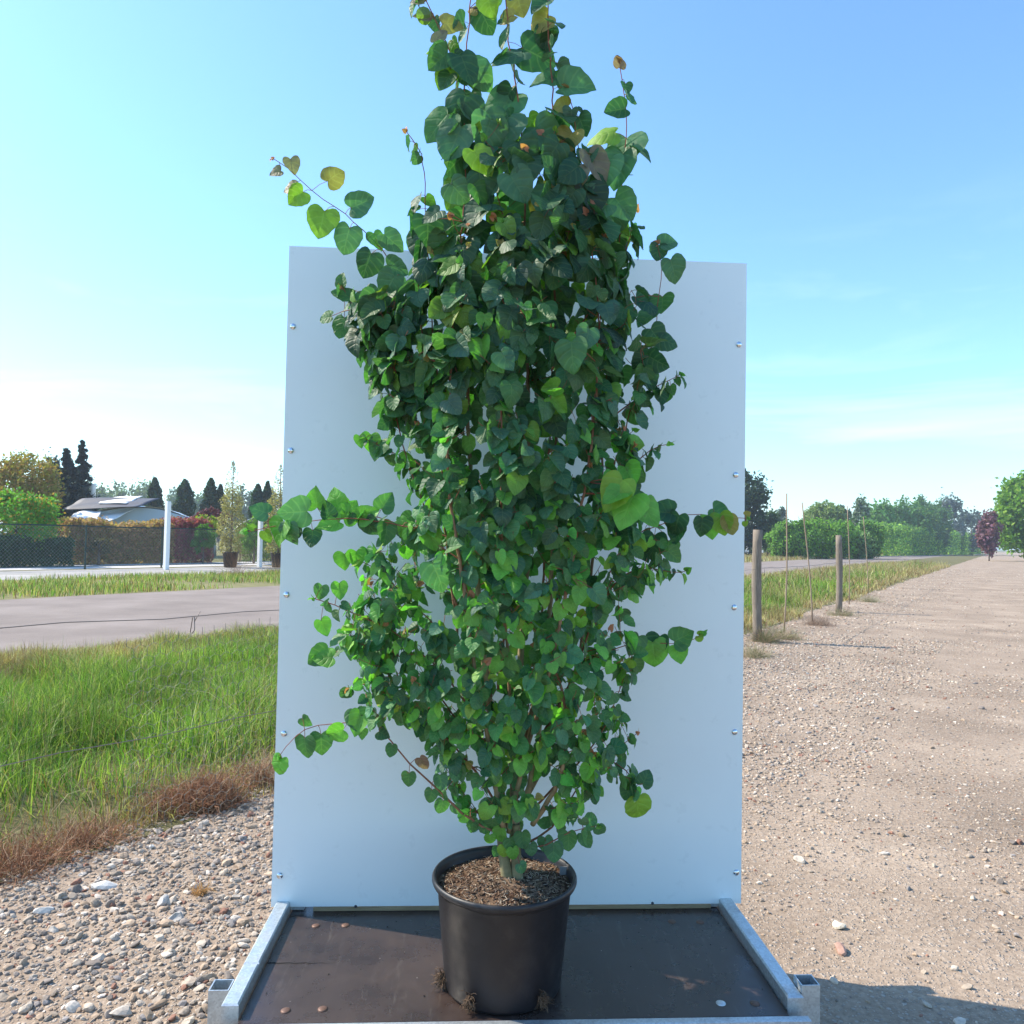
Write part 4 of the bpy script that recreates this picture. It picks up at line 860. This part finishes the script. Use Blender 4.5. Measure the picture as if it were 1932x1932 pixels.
# main stems: pixel polylines (x, y, depth offset), base radius, end radius, leaf start, leaf step
base_l, base_r = (958, 1652, 0), (975, 1650, .01)
MAIN = [
 ([base_l, (950, 1590, 0), (942, 1530, .0), (935, 1440, -.02), (920, 1300, -.04), (900, 1100, -.06), (885, 850, -.06), (882, 600, -.04), (884, 420, -.02), (884, 310, 0), (876, 170, .02), (885, 40, .03), (892, -60, .04)], .0115, .0016, .38, .045),
 ([base_r, (972, 1580, .01), (970, 1500, .02), (972, 1400, .04), (985, 1200, .05), (1000, 950, .05), (995, 700, .03), (990, 480, .02), (990, 330, 0), (975, 170, 0), (962, 80, .0), (950, -70, .0)], .0125, .0016, .38, .045),
 ([(970, 1560, .02), (1000, 1480, .0), (1020, 1350, -.02), (1035, 1200, -.04), (1045, 950, -.05), (1050, 700, -.04), (1045, 500, -.02), (1040, 330, 0), (1043, 190, 0), (1035, 60, 0), (1032, -80, .0)], .0085, .0016, .38, .045),
 ([(1005, 1555, .0), (1045, 1490, -.06), (1068, 1400, -.10), (1060, 1300, -.13), (1030, 1230, -.15), (985, 1130, -.17), (955, 1030, -.18)], .0075, .002, .45, .05),
 ([(955, 1560, .04), (930, 1400, .10), (900, 1200, .14), (860, 1000, .16), (835, 800, .14), (815, 600, .12), (805, 420, .10), (795, 290, .08), (768, 250, .07)], .007, .0012, .35, .04),
 ([(975, 1540, .05), (1040, 1400, .12), (1090, 1250, .16), (1120, 1050, .17), (1140, 820, .15), (1150, 620, .12), (1168, 480, .08), (1175, 330, .06), (1181, 215, .05), (1168, 118, .05)], .0075, .0012, .35, .05),
 ([(960, 1570, -.01), (985, 1450, -.08), (1040, 1250, -.16), (1090, 1000, -.18), (1120, 800, -.16), (1130, 600, -.12), (1110, 420, -.08), (1095, 300, -.04), (1082, 215, -.02), (1068, 170, -.02)], .007, .0012, .35, .045),
 ([(950, 1560, -.02), (925, 1420, -.10), (895, 1250, -.16), (870, 1080, -.20), (845, 900, -.20), (850, 700, -.16), (862, 520, -.10), (872, 420, -.06), (878, 250, -.03), (852, 110, -.02), (828, 50, -.02), (797, -10, -.02)], .007, .0014, .40, .045),
 ([(945, 1500, .02), (905, 1380, .03), (865, 1200, .02), (840, 1000, .03), (830, 850, .03), (800, 650, .03), (770, 540, 0), (705, 455, -.02), (650, 405, -.03), (590, 360, -.03), (545, 320, -.03), (517, 300, -.03)], .006, .0010, 2, .045),
 ([(960, 1540, .06), (1000, 1350, .10), (1060, 1100, .10), (1150, 900, .08), (1195, 760, .05), (1230, 650, .03), (1243, 560, 0), (1248, 500, 0), (1240, 462, 0)], .006, .001, 2, .045),
 ([(950, 1500, .0), (900, 1300, -.02), (850, 1100, -.05), (780, 900, -.04), (720, 700, -.02), (680, 610, 0), (648, 545, 0)], .0055, .001, .45, .042),
 ([(965, 1480, 0), (960, 1300, -.1), (950, 1100, -.2), (945, 900, -.22), (948, 700, -.19), (955, 540, -.14), (950, 420, -.09), (930, 330, -.05)], .006, .0014, .35, .045),
 ([(975, 1480, .05), (1010, 1300, .18), (1030, 1000, .22), (1040, 700, .2), (1030, 450, .15), (1015, 300, .1), (1005, 230, .08)], .006, .0014, .35, .045),
 # J left horizontal
 ([(940, 1300, -.1), (950, 1180, -.14), (920, 1070, -.16), (850, 1015, -.15), (760, 992, -.12), (660, 978, -.10), (560, 985, -.10), (468, 1003, -.10)], .004, .0009, 2, .03),
 ([(900, 1180, -.05), (860, 1060, -.08), (790, 1010, -.08), (710, 975, -.08), (650, 966, -.08)], .003, .0009, .5, .03),
 # K lower left arch
 ([(945, 1577, 0), (890, 1545, -.03), (835, 1500, -.05), (775, 1440, -.06), (725, 1385, -.07), (708, 1362, -.07), (660, 1364, -.08), (600, 1368, -.08), (555, 1390, -.09), (528, 1425, -.09)], .004, .0009, 2, .03),
 ([(945, 1540, .02), (900, 1460, 0), (830, 1380, -.03), (760, 1320, -.03), (700, 1290, -.04), (660, 1300, -.04)], .004, .0009, .3, .036),
 ([(950, 1520, 0), (890, 1400, .05), (800, 1280, .06), (720, 1220, .05), (650, 1225, .04), (600, 1240, .03)], .0045, .0009, .3, .036),
 ([(945, 1500, 0), (880, 1330, -.1), (780, 1220, -.12), (700, 1170, -.12), (595, 1130, -.12)], .0045, .0012, .45, .04),
 ([(935, 1400, 0), (870, 1240, .0), (780, 1140, .0), (720, 1080, 0), (665, 1050, 0)], .004, .0009, .3, .034),
 ([(900, 1150, 0), (850, 1000, .05), (790, 890, .04), (735, 850, .02), (690, 828, .02)], .0035, .0009, .4, .036),
 ([(880, 950, .08), (840, 840, .1), (790, 700, .08), (720, 590, .05), (650, 560, .03)], .0035, .0009, .4, .036),
 # right side
 ([(1010, 1420, .02), (1080, 1280, .02), (1130, 1130, 0), (1170, 1040, -.02), (1215, 1003, -.03), (1262, 985, -.04), (1300, 972, -.04), (1350, 974, -.05), (1408, 978, -.05)], .005, .0009, 2, .03),
 ([(990, 1450, .05), (1070, 1300, .06), (1130, 1240, .04), (1190, 1215, .02), (1250, 1213, 0), (1290, 1212, 0), (1323, 1198, 0)], .0045, .0008, 2, .03),
 ([(990, 1540, .03), (1060, 1470, .04), (1130, 1390, .03), (1170, 1300, .02), (1190, 1230, .02)], .004, .001, .3, .038),
 ([(995, 1590, .03), (1040, 1560, .05), (1080, 1500, .06), (1120, 1440, .05), (1165, 1410, .03), (1200, 1385, .02)], .0035, .0009, .2, .036),
 ([(985, 1600, .0), (1030, 1595, .0), (1075, 1570, 0), (1125, 1558, 0)], .0025, .0008, 2, .036),
 ([(1110, 1200, .08), (1160, 1100, .06), (1220, 1070, .05), (1265, 1080, .03), (1292, 1078, .02)], .003, .0008, .3, .032),
 ([(1130, 980, .1), (1180, 900, .08), (1225, 850, .05), (1262, 838, .04)], .003, .0008, .3, .032),
 ([(1140, 800, .08), (1190, 760, .07), (1240, 730, .05), (1281, 708, .04)], .0028, .0007, .3, .035),
 ([(1120, 1420, .02), (1160, 1440, 0), (1195, 1470, -.02), (1195, 1500, -.03)], .0022, .0008, .2, .034),
 ([(1040, 700, .1), (1130, 560, .1), (1180, 470, .08), (1198, 400, .06)], .003, .001, .3, .045),
]
for bid, (pl_, r0, r1, ls, stp) in enumerate(MAIN):
    B = Br(); BRS.append(B); P = smooth_path([px(*q) for q in pl_]); P[1:-1] += rng.normal(0, .0015, (len(P)-2, 3))
    add_path(B, bid, P, r0, r1)
    if ls < 1: leaves_along(B, P, ls, stp)
    if r1 < .0015: tipbud(B, P, 'r' if P[-1][2] > 1.9 or random.random() < .3 else 'l')
# explicit leaves seen singly in the photo: (branch, x, y, length px, tip direction in degrees (0 right, 90 up), colour, depth offset)
XL = [(8, 548, 300, 34, -75, 'p', -.03), (8, 530, 322, 26, 200, 'p', -.03), (8, 572, 362, 44, 215, 'y', -.03), (8, 558, 352, 34, 190, 'p', -.02), (8, 618, 342, 48, 40, 'o', -.03), (8, 612, 398, 60, -105, 'y', -.04), (8, 662, 392, 56, 15, 'b', -.02),
      (8, 660, 430, 58, -110, 'b', -.03), (8, 705, 440, 40, -60, 'g', -.02), (8, 725, 442, 52, -40, 'b', -.03), (8, 700, 478, 58, -110, 'd', -.03), (8, 730, 500, 52, -20, 'b', -.02), (8, 745, 520, 62, -115, 'b', -.05), (8, 765, 560, 60, -70, 'g', -.05),
      (7, 800, 5, 34, 165, 'p', -.02), (7, 812, 38, 38, 170, 'p', -.02), (7, 835, 45, 48, 0, 'o', -.02), (7, 822, 80, 36, 50, 'p', -.02), (7, 845, 100, 56, -140, 'g', -.04), (7, 850, 130, 52, -115, 'y', -.02), (7, 870, 105, 66, -70, 'd', -.05), (7, 880, 180, 75, -110, 'd', -.05),
      (7, 845, 215, 76, -130, 'g', -.05), (7, 870, 240, 80, -115, 'b', -.07), (0, 890, 120, 70, -40, 'b', .0), (0, 905, 15, 60, -60, 'd', .03), (0, 920, -10, 50, -80, 'y', -.02), (0, 900, 20, 24, 170, 'o', .03), (0, 925, 225, 75, -100, 'b', -.06),
      (1, 985, 100, 75, 200, 'd', -.02), (1, 985, 90, 80, -20, 'd', .02), (1, 970, 30, 36, 200, 'o', .0), (1, 975, -10, 50, -75, 'o', .02), (1, 965, 180, 90, -120, 'b', .02), (1, 960, 220, 90, -110, 'b', -.04), (1, 985, 260, 95, -95, 'y', .05),
      (2, 1035, 0, 50, -140, 'd', 0), (2, 1035, 30, 50, 215, 'o', 0), (2, 1030, 55, 52, -85, 'd', .02), (2, 1045, 145, 56, 195, 'b', .02), (2, 1060, 165, 74, -8, 'b', -.02), (2, 1050, 160, 50, 60, 'g', .02), (2, 1010, 240, 78, -40, 'b', -.03), (2, 1050, 265, 70, -90, 'd', .02),
      (5, 1180, 205, 46, 195, 'd', .05), (5, 1180, 158, 26, -85, 'd', .05), (5, 1168, 128, 30, 95, 'br', .05), (5, 1160, 250, 66, 185, 'y', .03), (5, 1182, 260, 80, -95, 'b', .06), (5, 1175, 290, 76, -110, 'b', .03),
      (6, 1072, 200, 34, 170, 'o', -.02), (6, 1092, 220, 44, -70, 'd', -.02), (6, 1080, 250, 54, -110, 'o', -.04), (6, 1110, 290, 72, -60, 'p', -.06), (6, 1085, 320, 66, -100, 'p', -.08), (6, 1100, 350, 80, -100, 'b', -.08), (6, 1072, 222, 26, 150, 'r', -.02),
      (9, 1248, 462, 40, 20, 'b', 0), (9, 1243, 462, 36, -100, 'd', 0), (9, 1265, 490, 60, -70, 'b', 0), (9, 1235, 590, 52, -140, 'b', -.03), (9, 1250, 560, 50, -95, 'g', .02), (9, 1228, 620, 54, -50, 'd', .0), (9, 1245, 640, 50, -20, 'd', 0), (9, 1225, 660, 52, -110, 'd', -.02), (9, 1215, 700, 50, -60, 'd', 0), (9, 1200, 560, 50, -40, 'd', .02),
      (13, 598, 958, 50, 88, 'l', -.10), (13, 640, 958, 52, 110, 'l', -.08), (13, 580, 965, 66, 185, 'b', -.11), (13, 505, 968, 44, 160, 'b', -.10), (13, 535, 985, 66, -105, 'l', -.11), (13, 545, 990, 56, -80, 'b', -.12), (13, 560, 995, 36, -110, 'd', -.10), (13, 590, 1000, 42, -90, 'd', -.1),
      (13, 640, 985, 56, 200, 'l', -.1), (13, 648, 980, 56, 60, 'l', -.09), (13, 680, 975, 50, 15, 'l', -.09), (13, 690, 980, 48, -60, 'd', -.1), (13, 720, 960, 46, 60, 'g', -.09), (13, 730, 990, 50, -90, 'g', -.11), (13, 480, 998, 18, 150, 'y', -.1), (13, 500, 1002, 30, -70, 'y', -.1), (13, 620, 975, 40, 100, 'd', -.1),
      (13, 770, 985, 50, -120, 'l', -.12), (13, 780, 1000, 50, -80, 'g', -.12), (13, 810, 1000, 52, -70, 'l', -.15), (13, 815, 1062, 78, -60, 'b', -.2),
      (15, 575, 1392, 54, -95, 'g', -.09), (15, 606, 1385, 56, -85, 'g', -.08), (15, 648, 1378, 46, 205, 'l', -.09), (15, 532, 1430, 46, -115, 'l', -.09), (15, 570, 1355, 30, -40, 'g', -.08), (15, 682, 1345, 54, -100, 'l', -.09), (15, 672, 1340, 50, -80, 'g', -.08), (15, 685, 1376, 24, -100, 'g', -.07), (15, 715, 1380, 30, -30, 'd', -.07),
      (15, 740, 1405, 28, -95, 'g', -.07), (15, 772, 1458, 32, -90, 'g', -.06), (15, 792, 1430, 32, -60, 'br', -.06), (15, 830, 1462, 34, -80, 'b', -.06), (15, 815, 1490, 32, -100, 'g', -.05), (15, 836, 1510, 34, -100, 'g', -.05), (15, 858, 1518, 28, -70, 'b', -.04), (15, 892, 1550, 26, -90, 'g', -.03), (15, 925, 1575, 24, -90, 'l', -.02), (15, 893, 1552, 24, -100, 'g', -.03),
      (22, 1268, 968, 60, 175, 'd', -.04), (22, 1282, 972, 58, -110, 'd', -.05), (22, 1280, 990, 50, -95, 'd', -.03), (22, 1325, 978, 46, -95, 'd', -.05), (22, 1340, 975, 52, -80, 'l', -.05), (22, 1358, 970, 50, -80, 'y', -.06), (22, 1345, 960, 50, -30, 'g', -.04), (22, 1372, 975, 44, -75, 'o', -.06), (22, 1406, 972, 16, 30, 'o', -.05), (22, 1406, 984, 16, -70, 'y', -.05), (22, 1235, 1010, 62, -100, 'd', -.04), (22, 1262, 1020, 48, -85, 'g', -.03), (22, 1210, 1015, 60, -80, 'd', -.02),
      (23, 1232, 1212, 66, -85, 'l', 0), (23, 1272, 1210, 52, 30, 'g', 0), (23, 1278, 1220, 40, -80, 'l', 0), (23, 1318, 1198, 16, 30, 'y', 0), (23, 1318, 1200, 18, -60, 'y', 0), (23, 1205, 1200, 50, -110, 'b', -.02), (23, 1245, 1200, 50, -100, 'd', .02),
      (29, 1265, 728, 24, -75, 'g', .04), (29, 1275, 715, 20, -60, 'g', .04), (29, 1245, 735, 40, -85, 'd', .04),
      (26, 1045, 1590, 44, -95, 'b', 0), (26, 1072, 1570, 40, -90, 'g', 0), (26, 1098, 1572, 36, -60, 'g', 0), (26, 1128, 1560, 26, -50, 'b', 0), (26, 1028, 1580, 34, -80, 'b', .01),
      (30, 1202, 1505, 58, -82, 'y', -.03), (30, 1190, 1480, 40, -110, 'd', -.02), (30, 1212, 1480, 38, 60, 'd', -.02),
      (20, 700, 820, 46, -95, 'l', .02), (20, 678, 822, 30, -80, 'l', .02), (20, 720, 830, 52, -105, 'g', .02), (10, 645, 540, 32, 95, 'g', 0), (10, 660, 560, 44, 170, 'g', 0), (10, 625, 597, 36, 185, 'g', .0), (10, 690, 550, 56, -60, 'g', 0), (21, 650, 600, 50, -100, 'g', .03),
      (17, 618, 1230, 50, 205, 'g', .02), (17, 628, 1240, 48, 190, 'l', .0), (18, 608, 1105, 36, -100, 'g', -.12), (18, 605, 1170, 40, -70, 'l', -.1), (18, 640, 1100, 40, -90, 'l', -.12), (19, 650, 1045, 40, -95, 'l', 0), (19, 672, 1040, 40, -80, 'l', 0), (16, 715, 1240, 50, -95, 'l', -.03),
      (0, 945, 1562, 34, -95, 'l', -.02), (0, 962, 1582, 30, -85, 'g', -.03), (0, 952, 1596, 28, -90, 'y', -.03), (0, 968, 1600, 30, -85, 'l', -.035), (1, 985, 1570, 36, -80, 'g', -.02), (1, 1000, 1592, 30, -75, 'b', -.02), (0, 938, 1598, 22, -110, 'g', -.02), (1, 980, 1630, 26, -60, 'b', -.05), (0, 930, 1545, 36, -95, 'g', -.02),
      (0, 1175, 905, 84, -120, 'y', -.24), (6, 1195, 935, 88, -120, 'l', -.23), (6, 1178, 925, 60, 215, 'l', -.24), (6, 1215, 945, 70, -80, 'l', -.2), (6, 1078, 645, 76, -90, 'g', -.26), (6, 1112, 620, 56, -110, 'b', -.25), (3, 1095, 1110, 40, -100, 'l', -.25), (3, 1118, 1110, 44, -60, 'b', -.25), (1, 965, 725, 60, -90, 'g', -.25), (1, 945, 665, 52, -60, 'b', -.25)]
for k in range(34):
    y = random.uniform(235, 420); l_, r_ = np.interp(y, [235, 300, 420], [850, 825, 800]), np.interp(y, [235, 300, 420], [1080, 1150, 1170])
    XL.append((random.choice([0, 1, 2, 5, 6, 7, 11, 12]), random.uniform(l_, r_), y, random.uniform(44, 74), random.choice([-90, -90, -110, -70, -130, -50])+random.uniform(-15, 15), random.choice('bbdddgo' if random.random() < .3 else 'bdgdby'), random.uniform(-.14, .14)))
for (bi, x, y, s, ang, col, off) in XL:
    B = BRS[bi]; p = px(x, y, off); a = R(ang+random.uniform(-6, 6)); tip = nrm(np.array(RM @ Vector((math.cos(a), math.sin(a), 0))) + np.array([0, random.uniform(-.25, .15), 0]))
    size = s*(DC+off)/F*(.95 if y < 480 else .86); nor = np.array([random.uniform(-.6, .5), -1, random.uniform(-.1, .7)])
    # petiole to the nearest node of its branch
    idx = [i for i, q in enumerate(NB) if q == bi]; Q = np.array([NODES[i] for i in idx]); j = np.argmin(np.linalg.norm(Q-p, axis=1)); nd = Q[j]
    if np.linalg.norm(nd-p) > .16: Q = np.array(NODES); j = np.argmin(np.linalg.norm(Q-p, axis=1)); nd = Q[j]
    m_ = (nd+p)/2+np.array([0, 0, .004]); L_ = np.linalg.norm(nd-p); rr_ = .0009 if L_ < .06 else .0014
    B.pet.tube([nd, m_, p+tip*size*.04], (rr_, rr_*.85, .0008), 4, BARK_R*1.1, cap=False)
    nor = nrm(nor-tip*np.dot(nor, tip)); B.lv.append((p, tip, nor, size, np.array(LCOL[col])*random.uniform(.88, 1.12), random.uniform(.9, 1.1), random.gauss(.3, .35), random.uniform(.05, .5), random.gauss(0, .25), (random.uniform(.2, .8) if y > 600 else random.uniform(0, .5)) if y < 1400 else .1))
# crown outline: (y, left x, right x) of the closed foliage
OUT = [(225, 875, 1040), (290, 840, 1110), (340, 830, 1145), (400, 800, 1155), (450, 795, 1160), (520, 790, 1180), (560, 680, 1225), (600, 655, 1235), (650, 700, 1240), (700, 745, 1235), (760, 770, 1210), (830, 750, 1215), (860, 740, 1240), (900, 745, 1215), (950, 790, 1205), (990, 740, 1240), (1040, 700, 1265), (1090, 690, 1255), (1130, 640, 1190), (1180, 660, 1185), (1230, 690, 1215), (1280, 690, 1205), (1330, 760, 1190), (1400, 800, 1185), (1460, 830, 1160), (1510, 860, 1120), (1550, 905, 1090)]
oy, ol, orr = [np.array(q, float) for q in zip(*OUT)]
tg = []
for k in range(1330):
    y = random.uniform(225, 1550); l_, r_ = np.interp(y, oy, ol), np.interp(y, oy, orr)
    if random.random() > (r_-l_)/560*1.05: continue
    x = random.uniform(l_+14, r_-14); h = max(0, 1-(2*(x-l_)/(r_-l_)-1)**2)**.5
    if (y > 1420 and random.random() < .35) or random.random() < np.interp(y, [225, 300, 420, 560, 700], [.62, .60, .50, .30, .0]): continue
    off = random.choice([-1, -1, 1, random.uniform(-1, 1)])*h*random.uniform(.55, 1)*np.interp(y, [225, 500, 1000, 1300, 1550], [.10, .21, .27, .24, .12])
    if off > .27: off = .27
    tg.append((y, px(x, y, off)))
for k in range(70):
    y = random.uniform(545, 760); x = np.interp(y, [545, 620, 760], [700, 735, 785])+random.uniform(-45, 45); tg.append((y, px(x, y, random.uniform(-.12, .12))))
for k in range(150):
    y = random.uniform(900, 1420); x = random.uniform(870, 1090); tg.append((y, px(x, y, random.uniform(-.2, .2))))
for k in range(60):
    y = random.uniform(1040, 1340); x = np.interp(y, [1040, 1200, 1340], [745, 700, 760])+random.uniform(-60, 60); tg.append((y, px(x, y, random.uniform(-.15, .15))))
tg.sort(key=lambda q: -q[0]+random.uniform(-60, 60))
NN = [np.array(p) for p in NODES]; cnt = 0
for y, p in tg:
    A = np.array(NODES); d = np.linalg.norm(A-p, axis=1) + np.where(A[:, 2] > p[2]-.02, .5, 0)
    j = int(np.argmin(d)); L_ = np.linalg.norm(A[j]-p)
    if L_ < .03 or L_ > .42: continue
    bid = NB[j]; B = BRS[bid]; a = A[j]; m_ = a*.5+p*.5 + np.array([0, 0, -.02*L_]) + rng.normal(0, .04*L_, 3); q1 = a*.75+p*.25+nrm(p-a)*.0
    P = smooth_path([a, m_, p], .02); r0 = min(NR[j]*.7, .0009+L_*.011); add_path(B, bid, P, r0, .0008)
    leaves_along(B, P, .15 if L_ < .12 else .35, .034 if y > 900 else .042, 1.0, None, .92)
    if y < 520 or random.random() < .12: tipbud(B, P, random.choice(['r', 'o', 'y', 'l']))
    cnt += 1
nl = 0
for bid, B in enumerate(BRS):
    so = B.st.build('stem' if bid < 14 else 'branch', M_bark, TREE); so.matrix_parent_inverse = TI
    if B.lv:
        lb = MB(); cols = list(zip(*B.lv)); arr = [np.array(c, float) for c in cols]; nl += len(B.lv)
        leaves_add(lb, arr[0], arr[1], arr[2], arr[3], arr[4], arr[5], arr[6], arr[7], arr[8], arr[9])
        pv = MB(); off_ = lb.n
        for v_, c_, u_ in zip(B.pet.v, B.pet.c, B.pet.u): lb.v.append(v_); lb.c.append(c_); lb.u.append(u_)
        for f_, m__ in B.pet.f: lb.f.append((f_+off_, 1))
        lb.n += B.pet.n; o = lb.build('leaves', [M_leaf, M_cane], so)
print('leaves', nl, 'twigs', cnt)
b = MB(); tp = TREE.location
for (pb, pt, r0, r1) in (((952+6, 1660), (944, 1555), .0165, .0125), ((976, 1658), (973, 1555), .0155, .0115)):
    P = smooth_path([px(pb[0], pb[1], .0), px((pb[0]+pt[0])/2-1, (pb[1]+pt[1])/2, .0), px(pt[0], pt[1], .0)], .01); r = np.linspace(r0, r1, len(P)); r[:3] *= (1.18, 1.10, 1.04)
    b.tube(P, r, 12, np.tile(np.array((.21, .185, .10)), (len(P), 1))*rng.uniform(.85, 1.1, (len(P), 1)))
o = b.build('trunk', M_bark, TREE); o.matrix_parent_inverse = TI
for x, y, sp, n in ((838, 1852, .035, 130), (905, 1880, .030, 80), (1000, 1878, .032, 70)):
    g = G(x, y+14, ZB); v = np.array([g.x-pc.x, g.y-DC]); v = v/np.linalg.norm(v)*(RB+.003); b = MB()
    for k in range(n):
        p0 = np.array([pc.x+v[0]+random.gauss(0, .006), DC+v[1]+random.gauss(0, .004), ZB+random.uniform(.02, .045)]); d = np.array([v[0]/RB, v[1]/RB, -.5]) + rng.normal(0, .55, 3); pts = [p0]
        for s in range(5):
            d = nrm(d + rng.normal(0, .5, 3)+np.array([0, 0, -.2])); p0 = p0+d*sp*random.uniform(.10, .25); p0[2] = max(p0[2], ZB+.001); pts.append(p0)
        b.tube(pts, (.0010, .001, .0009, .0007, .0006, .0004), 4, np.array((.12, .075, .045))*random.uniform(.5, 1.5), cap=False)
    o = b.build('root_tuft', M_cane, TREE); o.matrix_parent_inverse = TI
